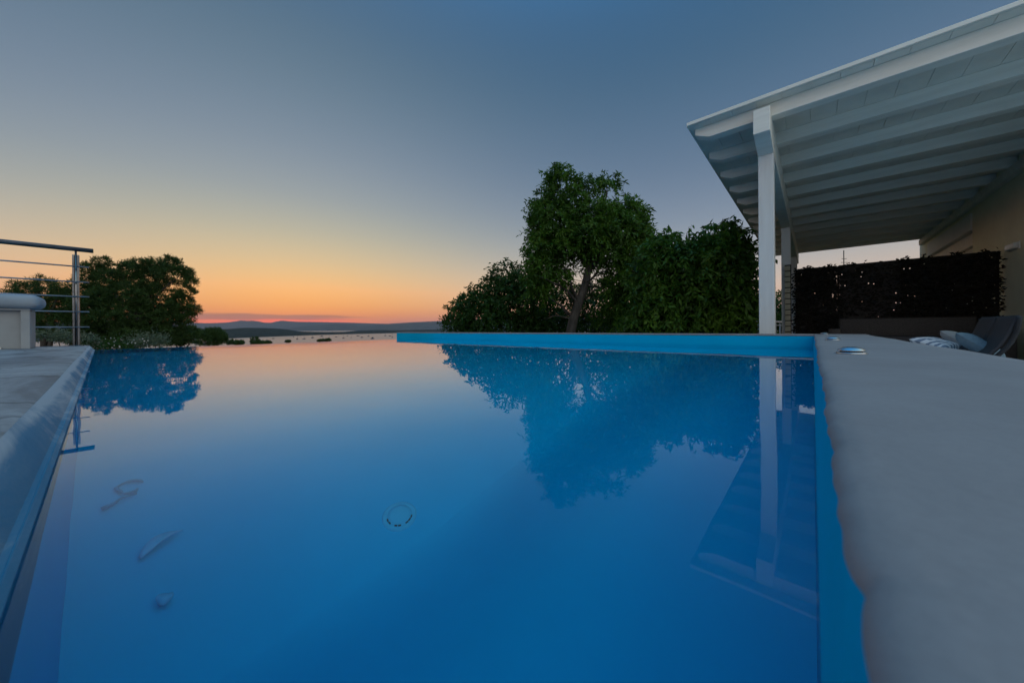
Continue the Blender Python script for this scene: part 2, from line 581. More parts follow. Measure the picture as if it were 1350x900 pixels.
def tuft_mesh(name, blobs, d, tufts, per, length, width, shell=0.35):
    """pine needles in round tufts"""
    P, A, Ls = [], [], []
    area = np.array([b[2] * b[3] for b in blobs], float)
    cnt = np.maximum(3, (tufts * area / area.sum())).astype(int)
    xr, up, fw = np.array(RT), np.array((0, 0, 1.0)), np.array(FW)
    for b, k in zip(blobs, cnt):
        dd = d + (b[4] if len(b) > 4 else 0)
        c = np.array(W(b[0], b[1], dd))
        rx, rz = b[2] / F * dd, b[3] / F * dd
        u = unit(k)
        rad = (shell + (1 - shell) * rng.random(k) ** 0.6) * (0.9 + 0.2 * rng.random(k))
        off = xr * (u[:, :1] * rx) + fw * (u[:, 1:2] * rx) + up * (u[:, 2:] * rz)
        a0 = c + off * rad[:, None]
        out = off / (np.linalg.norm(off, axis=1, keepdims=True) + 1e-6)
        for j in range(per):
            P.append(a0 + unit(k) * length * 0.35)
            A.append(unit(k) + out * 0.5 + up * 0.45)
            Ls.append(length * (0.6 + 0.7 * rng.random(k)))
    P, A, Ls = np.concatenate(P), np.concatenate(A), np.concatenate(Ls)
    return leaf_mesh(name, P, A, unit(len(P)), Ls, np.full(len(P), width))


def limbs(base, tips, r0, mid=0.45, wob=0.12, mb=None):
    """a few crooked tapering limbs from base to each tip"""
    mb = mb or MB()
    base = Vector(base)
    for t in tips:
        t = Vector(t)
        d = t - base
        L = d.length
        pts, rad = [], []
        for i in range(7):
            s = i / 6
            p = base + d * s + Vector((0, 0, 1)) * (math.sin(s * math.pi) * L * 0.08)
            if 0 < i < 6:
                p += Vector((random.uniform(-1, 1), random.uniform(-1, 1), random.uniform(-1, 1))) * L * wob * 0.35
            pts.append(p)
            rad.append(r0 * (1 - 0.85 * s))
        mb.tube(pts, rad, 7)
    return mb


# ================================================================== SETTING
SEA_Z = CAM.z - 60.0


def ground_z(x, y):
    """hillside: flat by the house, falling away beyond the pool towards the bay"""
    p = Vector((x, y, 0))
    fall = max(0.0, y - 6.2) if x < 14 else max(0.0, max(y - 6.2, (x - 14) * 0.5))
    z = -0.25 - 1.6 * (1 - math.exp(-fall / 3.0)) - 0.047 * fall
    z += 0.10 * math.sin(x * 0.37) * math.cos(y * 0.29) * min(1, fall / 6)
    return max(z, SEA_Z - 6)


def build_ground():
    ang = np.linspace(0, 2 * math.pi, 145)
    rad = [0.0, 0.5, 1, 1.6, 2.3, 3, 4, 5, 6, 7, 8, 8.6, 9.2, 10, 11, 12.5, 14, 16, 18, 21, 25, 30, 38, 50, 70, 100, 150, 220, 320, 450, 620, 850, 1150, 1500, 2000, 2600]
    rows = []
    for r in rad:
        rows.append([(1.5 + r * math.cos(a), 3 + r * math.sin(a), ground_z(1.5 + r * math.cos(a), 3 + r * math.sin(a)) - (1.6 if r < 9 else 0)) for a in ang])
    o = MB().grid(rows).build('hillside', M['earth'], None, True)
    tag(o, kind='structure')


build_ground()
o = MB().lathe((0, 0, SEA_Z), [(300, 0), (1200, 0), (3000, 0), (8000, 0), (15000, 0), (23500, 0)], 96).build('sea', M['sea'])
tag(o, kind='structure')

# paving round the house, below the coping and behind the raised wall
o = MB().box(-16, 4.37, -16, -0.36, -0.3, 0.0).box(-16, -3.7, -0.36, 6.0, -0.3, -0.003).build('terrace_paving', M['paving'])  # pale stretch behind the camera is unseen, added to bounce light
tag(o, kind='structure')

# hills and mountains across the bay
def ridge(name, tops, d_front, d_ridge, d_back, mat, seed, rough=0.04):
    """tops: (px, py) skyline seen from the terrace; distances may be lists matching tops"""
    rs = np.random.default_rng(seed)
    xs = np.linspace(tops[0][0], tops[-1][0], 90)
    ty = np.interp(xs, [t[0] for t in tops], [t[1] for t in tops])
    df = np.interp(xs, *zip(*d_front)) if isinstance(d_front, list) else np.full(90, d_front)
    dr = np.interp(xs, *zip(*d_ridge)) if isinstance(d_ridge, list) else np.full(90, d_ridge)
    rows = [[] for _ in range(13)]
    nz = rs.normal(size=(13, 90))
    for k in range(13):
        for j in range(90):
            x = xs[j]
            top = W(x, ty[j], dr[j])
            h = top.z - SEA_Z
            if k <= 8:
                s = k / 8
                dd = df[j] + (dr[j] - df[j]) * s
                z = SEA_Z - 2 + (h + 2) * (s ** 0.8)
            else:
                s = (k - 8) / 4
                dd = dr[j] + (d_back - 0) * s
                z = SEA_Z - 2 + (h + 2) * (1 - s)
            if 0 < k < 12 and k != 8:
                z += h * rough * nz[k, j]
            g = FW + XR * ((x - CX) / F)
            rows[k].append((CAM.x + g.x * dd, CAM.y + g.y * dd, z))
    o = MB().grid(rows).build(name, mat, None, True)
    tag(o, kind='structure')


ridge('mountains', [(-60, 428), (60, 425), (150, 424), (215, 425.5), (240, 423.5), (252, 425), (272, 426), (290, 425.5), (306, 424.5), (316, 422), (322, 423), (334, 422.6), (345, 424.2), (353, 426), (362, 424.5), (369, 422), (378, 423.2), (392, 424), (420, 424.4), (455, 425), (500, 426.5), (560, 428), (640, 430)],
      19500, 21500, 1500, M['hill_far'], 3, 0.03)
ridge('far_hills', [(350, 435.6), (375, 433.2), (400, 430.2), (425, 428.2), (445, 427), (462, 427.8), (480, 428.8), (500, 427.6), (525, 425.8), (560, 424.0), (590, 422.8), (640, 420.5), (720, 419), (850, 421), (960, 424)],
      15000, 17200, 1800, M['hill_far'], 4, 0.04)
ridge('headland', [(-60, 436), (60, 434.5), (180, 434.5), (225, 434), (262, 432.8), (280, 433.6), (300, 433.6), (322, 432.0), (345, 432.2), (362, 432.8), (378, 434.0), (396, 437.0), (430, 437.6), (455, 437.3), (472, 435.6), (500, 434.8), (520, 435.3), (560, 434.6), (610, 434.0), (700, 433.5)],
      [(-60, 1900), (200, 2150), (300, 2420), (350, 2900), (420, 3700), (470, 4300), (520, 4900), (700, 5600)],
      [(-60, 2600), (200, 2800), (300, 3300), (380, 3700), (470, 4900), (520, 5600), (700, 6400)], 900, M['hill_near'], 5, 0.06)

# ================================================================== POOL
XW = 4.12                    # raised wall face
FLOOR = WATER - 0.74


def edge_y(x):               # the overflowing far edge, a little out of square
    return 5.28 + 0.078 * (x + 0.21)


def deck_wx(y):              # the waterline along the stone deck
    return -0.0437 - 0.029 * y


def deck_tx(y):              # its top edge
    return -0.0859 - 0.0262 * y


pool = thing('swimming_pool', 'blue painted swimming pool basin with an overflowing far edge', 'swimming pool', (2, 2.7, FLOOR))
b = MB()
b.box(-0.6, XW + 0.1, -0.2, 5.72, FLOOR - 0.2, FLOOR)
b.add([(deck_wx(-0.2) - 0.004, -0.2, FLOOR - 0.1), (deck_wx(5.4) - 0.004, 5.4, FLOOR - 0.1), (deck_wx(5.4) - 0.004, 5.4, WATER + 0.01), (deck_wx(-0.2) - 0.004, -0.2, WATER + 0.01)], [(0, 1, 2, 3)])
b.build('basin', M['pool_lightened'], pool)
xa, xb = deck_wx(5.28), XW - 0.003
vs = [(x, edge_y(x) + o_, z) for x in (xa, xb) for o_ in (0, 0.14) for z in (FLOOR - 1.2, WATER - 0.006)]
MB().add(vs, [(0, 1, 3, 2), (4, 6, 7, 5), (0, 4, 5, 1), (2, 3, 7, 6), (0, 2, 6, 4), (1, 5, 7, 3)]).build('overflow_wall', M['pool'], pool)
# shallow shelf along the coping, easing down to the floor in a long soft curve
rows = []
for x in (-0.6, 0.4, 1.4, 2.4, 3.4, XW + 0.05):
    row = []
    for y in list(np.linspace(-0.15, 0.26, 5)) + list(np.linspace(0.28, 0.86, 40)):
        t = min(1.0, max(0.0, (y - 0.28) / 0.53))
        t = t * t * (3 - 2 * t)
        row.append((x, y, WATER - 0.50 + (FLOOR - 0.002 - WATER + 0.50) * t))
    rows.append(row)
MB().grid(rows).build('ledge', M['pool_lightened'], pool, True)

dc = sunk(527, 680, FLOOR)
cx, cy = dc.x, dc.y
drain = MB().lathe((cx, cy, FLOOR), [(0.047, 0.0), (0.046, 0.0025), (0.043, 0.004), (0.036, 0.005), (0.0345, 0.004), (0.0338, 0.004), (0.033, 0.006), (0.022, 0.008), (0.0, 0.0085)], 40).build('drain_cover', M['drain'], pool, True)
sl = MB()
away = Vector((cx, cy, 0)).normalized()
for k in range(-4, 5):
    a = math.atan2(-away.y, -away.x) + k * 0.30
    if k in (-2, 1):
        continue
    p = Vector((cx + 0.034 * math.cos(a), cy + 0.034 * math.sin(a), FLOOR + 0.0048))
    t = Vector((-math.sin(a), math.cos(a), 0))
    nrm = Vector((math.cos(a), math.sin(a), 0))
    vs = [p + t * (sx * 0.0038) + nrm * (sy * 0.0014) + Vector((0, 0, sz * 0.002)) for sx in (-1, 1) for sy in (-1, 1) for sz in (-1, 1)]
    sl.add(vs, [(0, 1, 3, 2), (4, 6, 7, 5), (0, 4, 5, 1), (2, 3, 7, 6), (0, 2, 6, 4), (1, 5, 7, 3)])
sl.build('drain_slots', M['dark'], drain)

# water: one sheet, fine enough to take the edges of the basin
rows = []
for t in np.concatenate([np.linspace(0, 0.2, 12), np.linspace(0.23, 1, 30)]):
    xs_ = np.linspace(deck_wx(5.3 * t), XW, 24)
    rows.append([(x, -0.003 + (edge_y(x) + 0.138) * t, WATER) for x in xs_])
wm = MB().grid(rows).mesh('water')
if wm.polygons[0].normal.z < 0:
    wm.flip_normals()
o = link('water', wm, M['water'], None, True)
tag(o, kind='structure')

# raised blue wall along the far side
rw = thing('pool_wall', 'low bright blue wall standing above the water beneath the trees', 'wall', (XW + 0.12, 3.2, FLOOR))
MB().box(XW, XW + 0.235, -0.352, 7.16, FLOOR - 0.9, 0.508, 0.004).build('wall', M['pool'], rw)
MB().box(XW - 0.003, XW + 0.242, -0.356, 7.17, 0.509, 0.5255, 0.005).build('wall_cap', M['plaster'], rw)

# grey coping wall the camera rests on
xs = list(np.arange(-0.9, -0.05, 0.02)) + list(np.arange(-0.05, 0.5, 0.0022)) + list(np.arange(0.5, 1.4, 0.01)) + list(np.arange(1.4, XW - 0.01, 0.025)) + [XW - 0.006]


def edge_n(x):
    s = 0.0008 * math.sin(x * 31 + 1.0) + 0.0006 * math.sin(x * 74 + 0.4) + 0.0004 * math.sin(x * 160)
    s += 0.0014 * math.sin(x * 7.3) * min(1, x * 1.6) if x > 0 else 0
    s -= 0.0015 * math.exp(-((x - 0.149) / 0.0055) ** 2)
    s -= 0.0008 * math.exp(-((x - 0.195) / 0.010) ** 2)
    return s


cw = thing('coping_wall', 'pool side wall with smooth grey plaster coping running under the dome lights', 'wall', (1.6, -0.14, 0))
rows, rows2 = [], []
for x in xs:
    n = edge_n(x)
    rows.append([(x, y + n * k, z) for y, z, k in ((-0.002, FLOOR - 0.1, 0), (-0.002, WATER - 0.02, 0), (-0.0026, WATER + 0.01, 0), (-0.0050, 0.462, 0.3), (-0.0074, 0.500, 0.7), (-0.0084, 0.512, 1), (-0.0092, 0.5185, 1))])
    w = 0.0007 * math.sin(x * 5.1) + 0.0005 * math.sin(x * 12 + 1)
    rows2.append([(x, y + n * k, z + w * kw) for y, z, k, kw in ((-0.0090, 0.5170, 1, 0), (-0.0092, 0.5192, 1, 0), (-0.0102, 0.5218, 1, 0), (-0.0124, 0.5244, 1, 0.2), (-0.0165, 0.5264, 0.9, 0.4), (-0.026, 0.5276, 0.6, 0.7), (-0.052, 0.5282, 0.2, 1), (-0.12, 0.5286, 0, 1), (-0.21, 0.5286, 0, 1), (-0.29, 0.5280, 0, 1), (-0.328, 0.5262, 0, 1), (-0.345, 0.521, 0, 1), (-0.352, 0.508, 0, 0), (-0.354, 0.46, 0, 0), (-0.354, -0.05, 0, 0))])
MB().grid(rows).build('wall_face', M['pool'], cw, True)
MB().grid(rows2).build('coping', M['plaster'], cw, True)

# little dome lights let into the coping
LIGHTS = [(1.236, 'nearest of the three small steel dome lights on the grey coping, large and clearly slotted'),
          (2.34, 'middle one of the three small steel dome lights on the grey coping'),
          (3.92, 'farthest and tiniest of the three dome lights, where the coping meets the blue wall')]
proto = None
for x, lab in LIGHTS:
    if proto is None:
        t = thing('deck_light', lab, 'light', (x, -0.074, 0.5284), 0, 'dome lights on the coping')
        c = (x, -0.074, 0.5284)
        MB().lathe(c, [(0, 0), (0.02925, -0.0013), (0.02925, 0.00286), (0.0273, 0.00442), (0, 0.00455)], 40).build('base_ring', M['steel'], t, True)
        MB().lathe(c, [(0.02145, 0.0039), (0.02145, 0.00806), (0, 0.00832)], 32).build('slot', M['dark'], t)
        smooth_angle(MB().lathe(c, [(0, 0.00754), (0.02665, 0.00754), (0.02665, 0.0091), (0.0234, 0.01274), (0.01755, 0.01586), (0.00975, 0.01768), (0, 0.0182)], 40).build('dome', M['steel'], t))
        proto = t
    else:
        t = proto.copy()
        t.location.x = x
        t['label'] = lab
        COL.objects.link(t)
        for ch in proto.children:
            c2 = ch.copy()
            c2.parent = t
            COL.objects.link(c2)

# stone deck on the short side, its worn upstand towards the water
ys = list(np.arange(-1.6, 0.2, 0.05)) + list(np.arange(0.2, 2.2, 0.02)) + list(np.arange(2.2, 5.35, 0.035)) + [5.35]
rs = np.random.default_rng(21)
wob = np.cumsum(rs.normal(size=len(ys)))
wob = np.convolve(wob - np.linspace(wob[0], wob[-1], len(ys)), np.ones(31) / 31, 'same')
wob = wob / (np.abs(wob).max() + 1e-6)
top_r, face_r = [], []
for y, wv in zip(ys, wob):
    tx, wx = deck_tx(y) + 0.0045 * wv, deck_wx(y)
    zt = 0.4605 + 0.0012 * math.sin(y * 3.2) + 0.002 * wv
    face_r.append([(wx - 0.002, y, WATER - 0.15), (wx, y, WATER - 0.003), (wx + 0.001, y, WATER + 0.005), (wx - 0.003, y, WATER + 0.009), (wx - 0.009, y, WATER + 0.0105),
                   (wx * 0.72 + tx * 0.28 - 0.003, y, 0.4275), (wx * 0.35 + tx * 0.65, y, 0.4415), (tx + 0.004, y, zt - 0.012), (tx - 0.006, y, zt - 0.004)])
    row = [(tx - 0.004, y, zt - 0.006), (tx - 0.014, y, zt - 0.001), (tx - 0.03, y, zt)]
    for k in range(1, 40):
        xx = tx - 0.03 - 3.5 * (k / 39) ** 1.5
        row.append((xx, y, zt + 0.003 * math.sin(xx * 1.1 + y * 0.9) + 0.0008 * math.sin(xx * 5 - y * 2.6)))
    top_r.append(row)
dk = MB().grid(top_r)
dk.add([(deck_tx(5.35) - 0.008, 5.35, 0.459), (-3.7, 5.35, 0.459), (-3.7, 5.88, 0.448), (deck_tx(5.8) - 0.016, 5.88, 0.448), (deck_tx(5.8) - 0.016, 5.88, -1.5), (-3.7, 5.88, -1.5), (deck_tx(5.35) - 0.008, 5.35, -1.5)],
       [(0, 1, 2, 3), (3, 2, 5, 4), (0, 3, 4, 6)])
deck = dk.build('stone_deck', M['stone'], None, True)
tag(deck, kind='structure')
up = thing('deck_upstand', 'worn blue and white plaster upstand edging the stone deck along the water', 'kerb', (-0.15, 3, WATER - 0.15))
smooth_angle(MB().grid(face_r).build('upstand_face', M['edge'], up), 22)

# things lying in the pool
def sunk_leaf(name, a, b_, width, mat, label, cat, curl=0.0):
    p, q = sunk(*a, FLOOR + 0.006), sunk(*b_, FLOOR + 0.006)
    d = q - p
    side = Vector((-d.y, d.x, 0)).normalized()
    up_r, dn_r = [], []
    for i in range(11):
        s = i / 10
        wd = width * math.sin(math.pi * min(1, s * 0.93 + 0.05)) ** 0.8 * (1 - 0.55 * s)
        c = p + d * s + side * curl * math.sin(s * math.pi)
        zz = Vector((0, 0, 0.006 + 0.012 * math.sin(s * math.pi)))
        up_r.append([c - side * wd + zz, c + zz * 0.6 + Vector((0, 0, 0.002)), c + side * wd + zz])
    o = MB().grid(up_r).build(name, mat, None, True)
    sd = o.modifiers.new('thickness', 'SOLIDIFY')
    sd.thickness = 0.0015
    tag(o, label, cat)


sunk_leaf('fallen_leaf', (184, 738), (241, 700), 0.017, M['fallen'], 'long pale fallen leaf under water, the largest of the bits on the pool floor', 'leaf', 0.01)
sunk_leaf('fallen_leaf', (214, 800), (222, 784), 0.017, M['fallen'], 'small pale scrap of leaf under water near the bottom of the photo', 'leaf')
p, q = sunk(134, 671, FLOOR + 0.01), sunk(180, 651, FLOOR + 0.01)
tw = MB().tube([p, p.lerp(q, 0.3) + Vector((0.004, 0, 0.004)), p.lerp(q, 0.6) + Vector((-0.006, 0.004, 0.003)), q], [0.006, 0.004, 0.003, 0.002], 6)
tag(tw.build('fallen_twig', M['twig'], None, True), 'thin dark straight twig lying under water just below a curled one', 'twig')
c = sunk(171, 641, FLOOR + 0.01)
tw = MB().tube([c + Vector((0.022 * math.cos(a) * (1 + .2 * math.sin(3 * a)), 0.03 * math.sin(a), 0)) for a in np.linspace(0.3, 5.6, 14)], [0.0018 + 0.003 * abs(math.sin(i * .7)) for i in range(14)], 6)
tag(tw.build('fallen_twig', M['twig'], None, True), 'small curled dark twig lying under water above a straight one', 'twig')

# ================================================================== HOUSE AND VERANDA
ZC = CAM.z
house = thing('house', 'cream rendered house with a shuttered window beneath the white veranda roof', 'house', (10, -5, 0))
YF = -2.0
MB().box(5.2, 9.33, YF - 5, YF, -0.2, 3.3).build('wall', M['cream'], house)
MB().box(12.2, 13.07, YF - 0.9, YF - 0.002, -0.2, 3.3).box(9.33, 12.2, YF - 5, YF - 0.35, -0.2, 3.3).build('wall', M['cream'], house)
MB().box(9.333, 12.197, YF - 0.34, YF + 0.02, 2.18, 2.46, 0.006).build('lintel', M['white_render'], house)
MB().box(9.333, 12.197, YF - 0.34, YF - 0.004, 2.465, 3.3).build('wall_panel', M['cream'], house)
win = MB().box(9.335, 9.41, YF - 0.2, YF - 0.05, 0.0, 2.177, 0.004).box(12.12, 12.195, YF - 0.2, YF - 0.05, 0.0, 2.177, 0.004).box(9.412, 12.118, YF - 0.2, YF - 0.06, 1.96, 2.175, 0.004).build('window_frame', M['white_wood'], house)
sh = MB()
for k in range(33):
    z = 1.957 - k * 0.055
    sh.box(9.412, 12.118, YF - 0.17, YF - 0.12 + 0.006 * (k % 2), z - 0.048, z, 0.008)
sh.build('roller_shutter', M['white_render'], house)
MB().box(9.412, 12.118, YF - 0.19, YF - 0.175, 0.1, 1.957).build('shutter_backing', M['dark'], house)

lamp = thing('wall_lamp', 'small unlit white rectangular lamp fixed on the cream wall', 'lamp', (7.81, YF, 1.62))
smooth_angle(MB().box(7.60, 7.88, YF - 0.002, YF + 0.05, 1.585, 1.665, 0.012, 3).build('lamp_body', M['lamp_plastic'], lamp))
MB().box(7.585, 7.895, YF - 0.001, YF + 0.012, 1.577, 1.673, 0.004).build('back_plate', M['white_render'], lamp)

ver = thing('veranda_roof', 'white timber veranda roof on square posts beside the house', 'veranda', (4.5, 0.36, 0))
RB = ZC + 2.05               # underside of the rafters
RT_ = RB + 0.13
X0, X1, Y1, Y0 = 4.065, 12.86, 1.018, -2.35
# boarding: tongue and groove boards running away from the camera
bd = MB()
yy = Y1 - 0.012
while yy > Y0:
    bd.box(X0 + 0.012, X1 - 0.012, yy - 0.1975, yy, RT_ + 0.001, RT_ + 0.021, 0.0015, 1)
    yy -= 0.2
bd.build('roof_boards', M['white_board'], ver)
MB().box(X0 + 0.004, X1 - 0.004, Y0, Y1 - 0.004, RT_ + 0.022, RT_ + 0.034).build('roof_covering', M['white_wood'], ver)
f = MB().box(X0 - 0.012, X0 + 0.010, Y0, Y1, RT_ + 0.002, RT_ + 0.036, 0.003)
f.box(X0 + 0.011, X1, Y1 - 0.011, Y1 + 0.006, RT_ + 0.002, RT_ + 0.036, 0.003)
f.build('fascia', M['white_wood'], ver)
RYL = YF + 0.002
prof = [(0.965, RT_), (0.965, RB + 0.062), (0.83, RB), (RYL, RB), (RYL, RT_)]
raf0 = None
for i in range(13):
    x = 4.18 + 0.69 * i
    if raf0 is None:
        raf0 = MB().prism(prof, 'x', x, x + 0.115).build('rafter', M['white_wood'], ver)
        bv = raf0.modifiers.new('bevel', 'BEVEL')
        bv.width = 0.005
        bv.segments = 2
    else:
        c = raf0.copy()
        c.location.x += 0.69 * i
        c.parent = ver
        COL.objects.link(c)
yb0, yb1 = 0.293, 0.427
bprof = [(4.05, RB + 0.045), (4.05, ZC + 1.862), (4.435, ZC + 1.79), (12.78, ZC + 1.79), (12.78, RB + 0.045)]
bo = MB().prism(bprof, 'y', yb0, yb1).build('beam', M['white_wood'], ver)
bv = bo.modifiers.new('bevel', 'BEVEL')
bv.width = 0.006
bv.segments = 2
MB().box(4.3, 12.7, YF + 0.001, YF + 0.07, RB - 0.12, RB - 0.001, 0.004).build('wall_plate', M['white_wood'], ver)
for x in (4.43, 7.93, 11.43):
    MB().box(x, x + 0.135, 0.294, 0.426, -0.01, ZC + 1.789, 0.006).build('post', M['white_post'], ver)

# slatted upright at the end of the leaf screen
st = thing('slatted_upright', 'narrow cream upright of short stacked slats beside the leaf screen', 'trellis', (8.15, 0.3, 0))
sm = MB()
for k in range(17):
    sm.box(7.80, 7.86, 0.295, 0.375, 0.02 + k * 0.098, 0.02 + k * 0.098 + 0.082, 0.004)
sm.build('slats', M['reed'], st)
MB().box(7.862, 7.90, 0.285, 0.375, 0.0, 1.70, 0.003).build('upright', M['dark'], st)

# artificial leaf privacy screen
scr = thing('privacy_screen', 'dark leafy privacy screen with pinholes of light between posts and cream wall', 'screen', (8.03, -0.85, 0))
bounds = [(0.235, -0.325), (-0.332, -1.052), (-1.059, -1.93)]
for bi, (ya, yb) in enumerate(bounds):
    n = int((3800 if bi != 1 else 1300) * (ya - yb) / 0.7)
    P = np.stack([8.0 + rng.normal(size=n) * 0.022, rng.uniform(yb - 0.03, ya + 0.03, n), np.minimum(rng.uniform(0.02, 1.632, n), 1.632)], 1)
    P[:, 2] += 0.02 * np.sin(P[:, 1] * 23) * (P[:, 2] > 1.55) + 0.012 * rng.normal(size=n)
    A = unit(n) * 0.8 + np.array([-0.5, 0, -0.25]) + np.stack([np.zeros(n), rng.choice([-1, 1], n) * 0.9, np.zeros(n)], 1)
    me = leaf_mesh('leaf_panel', P, A, np.array([-1.0, 0, 0.2]) + unit(n) * 0.5, 0.055 * (0.6 + 0.7 * rng.random(n)), 0.026 * (0.7 + 0.6 * rng.random(n)))
    pn = link('leaf_panel', me, M['leaf_screen'], scr)
    # woven mat behind the leaves, with a few holes worn in it
    mat_mb = MB()
    cw_, zz = 0.012, 0.03
    while zz < 1.62:
        yv = yb + 0.012
        while yv < ya - 0.012:
            hole = 0.022
            if min(abs(yv - ya), abs(yv - yb)) < 0.09:
                hole = 0.12
            if bi != 1 and rng.random() < hole or bi == 1 and rng.random() < hole * 0.6:
                yv += cw_
                continue
            y2 = min(yv + cw_ * rng.integers(2, 8), ya)
            mat_mb.add([(8.045, yv, zz), (8.045, y2, zz), (8.05, y2, zz + 0.0135), (8.05, yv, zz + 0.0135)], [(0, 1, 2, 3)])
            yv = y2
        zz += 0.0128
    mat_mb.build('woven_mat', M['wicker'], pn)
for y in (0.21, -0.33, -1.055, -1.94):
    MB().box(8.06, 8.10, y - 0.014, y + 0.014, 0.0, 1.62, 0.003).build('support_post', M['dark'], scr)

# dark wicker sofa in front of the screen
ws = thing('wicker_sofa', 'dark wicker sofa back in front of the leaf screen', 'sofa', (7.1, -0.95, 0))
smooth_angle(MB().box(7.28, 7.42, -1.60, -0.30, 0.08, 0.715, 0.025, 3).build('backrest', M['wicker'], ws))
smooth_angle(MB().box(6.60, 7.27, -1.60, -0.30, 0.08, 0.36, 0.02, 2).build('base', M['wicker'], ws))
for y0, y1 in ((-1.72, -1.605), (-0.295, -0.18)):
    smooth_angle(MB().box(6.60, 7.40, y0, y1, 0.08, 0.56, 0.02, 2).build('arm', M['wicker'], ws))
smooth_angle(MB().box(6.62, 7.26, -1.58, -0.32, 0.362, 0.46, 0.035, 3).build('seat_cushion', M['sling'], ws))
for x in (6.66, 7.34):
    for y in (-1.66, -0.24):
        MB().box(x - 0.025, x + 0.025, y - 0.025, y + 0.025, 0, 0.079).build('leg', M['dark'], ws)

# chaise with reclined sling back beside the coping
ch = thing('chaise_lounge', 'low chaise with reclined charcoal sling back and pale seat cushion beside the coping', 'chaise', (4.7, -0.7, 0))
smooth_angle(MB().box(3.92, 5.75, -0.98, -0.42, 0.12, 0.30, 0.012, 2).build('base', M['wicker'], ch))
smooth_angle(MB().box(3.95, 5.70, -0.96, -0.44, 0.302, 0.385, 0.035, 3).build('seat_cushion', M['offwhite'], ch))
for x in (4.0, 5.67):
    for y in (-0.93, -0.47):
        MB().box(x - 0.03, x + 0.03, y - 0.03, y + 0.03, 0, 0.119).build('leg', M['dark'], ch)


def sling(xa, xb):
    rows = []
    for i in range(13):
        s = i / 12
        z = 0.34 + 0.315 * s
        y = -0.90 - 0.13 * s - 0.035 * math.sin(s * math.pi) - 0.03 * s ** 6
        rows.append([(xa + (xb - xa) * t, y - 0.012 * math.sin(t * math.pi), z) for t in np.linspace(0, 1, 7)])
    return MB().grid(rows)


for xa, xb in ((3.99, 4.31), (4.33, 4.66)):
    o = sling(xa, xb).build('backrest', M['sling'], ch, True)
    sd = o.modifiers.new('thickness', 'SOLIDIFY')
    sd.thickness = 0.02
for x in (3.975, 4.32, 4.675):
    MB().tube([(x, -0.90 - 0.13 * s - 0.035 * math.sin(s * math.pi) - 0.012, 0.33 + 0.322 * s) for s in np.linspace(0, 1, 9)], 0.013, 8).build('back_frame', M['dark'], ch, True)


def pillow(name, c, sx, sy, th, rot, mat, label):
    rows_a, rows_b = [], []
    mtx = Matrix.Translation(c) @ rot
    n = 18
    top, bot = [], []
    for i in range(n + 1):
        ta, tb = [], []
        for j in range(n + 1):
            u, v = -1 + 2 * i / n, -1 + 2 * j / n
            e = max(0.0, (1 - u ** 4) * (1 - v ** 4)) ** 0.55
            pin = 1 - 0.10 * (1 - abs(u)) * abs(v) ** 3 - 0.10 * (1 - abs(v)) * abs(u) ** 3
            wr = 0.004 * math.sin(u * 7 + v * 4) * e
            ta.append(mtx @ Vector((u * sx / 2 * pin, v * sy / 2 * pin, e * th / 2 + wr)))
            tb.append(mtx @ Vector((u * sx / 2 * pin, v * sy / 2 * pin, -e * th / 2 + wr)))
        top.append(ta)
        bot.append(tb)
    o = MB().grid(top).grid(bot)
    o = o.build(name, mat, None, True)
    tag(o, label, 'pillow', 'pillows on the chaise')
    return o


E = lambda x, y, z: Matrix.Rotation(R(z), 4, 'Z') @ Matrix.Rotation(R(y), 4, 'Y') @ Matrix.Rotation(R(x), 4, 'X')
pillow('pillow', W(1243, 455.5, 3.0), 0.40, 0.26, 0.11, E(16, 6, -38), M['pattern'], 'white pillow with wavy blue grey pattern lying flat on the chaise')
pillow('pillow', W(1270, 452, 2.95), 0.27, 0.27, 0.10, E(40, 10, -25), M['greyfab'], 'plain grey pillow between the patterned pillow and the blue grey one')
pillow('pillow', W(1292, 457, 2.62), 0.27, 0.27, 0.10, E(42, 10, -20), M['teal'], 'dark blue grey pillow leaning on the charcoal sling back')

# slim aerial beyond the screen
a0 = W(1113, 420, 14)
an = thing('aerial_mast', 'thin aerial mast rising over the leaf screen below the roof edge', 'aerial', (a0.x, a0.y, -0.5))
MB().tube([(a0.x, a0.y, -0.5), (a0.x, a0.y, W(1113, 330, 14).z)], 0.016, 6).build('mast', M['dark'], an)
for zz, L in ((346, 0.13), (341, 0.1)):
    q = W(1113, zz, 14)
    MB().tube([q - RT * L, q + RT * L], 0.010, 5).build('cross_arm', M['dark'], an)

# steel railing of the terrace behind the first post
tr = thing('terrace_railing', 'low steel railing behind the first veranda post', 'railing', W(1000, 440, 8.0))
ra, rb = W(972, 424.6, 7.6), W(1044, 424.0, 8.6)
MB().tube([ra, rb], 0.022, 10).build('top_rail', M['steel'], tr, True)
MB().tube([ra - Vector((0, 0, 0.085)), rb - Vector((0, 0, 0.085))], 0.011, 8).build('middle_rail', M['steel'], tr, True)
MB().lathe((ra.x, ra.y, 0), [(0.055, -0.3), (0.055, ra.z - 0.01), (0.05, ra.z + 0.015), (0.03, ra.z + 0.03), (0, ra.z + 0.033)], 20).build('end_post', M['steel'], tr, True)
for s in (0.36, 0.68, 0.76, 0.84, 0.92, 0.99):
    q = ra.lerp(rb, s)
    MB().tube([(q.x, q.y, -0.3), (q.x, q.y, q.z - 0.02)], 0.011, 8).build('baluster', M['steel'], tr, True)

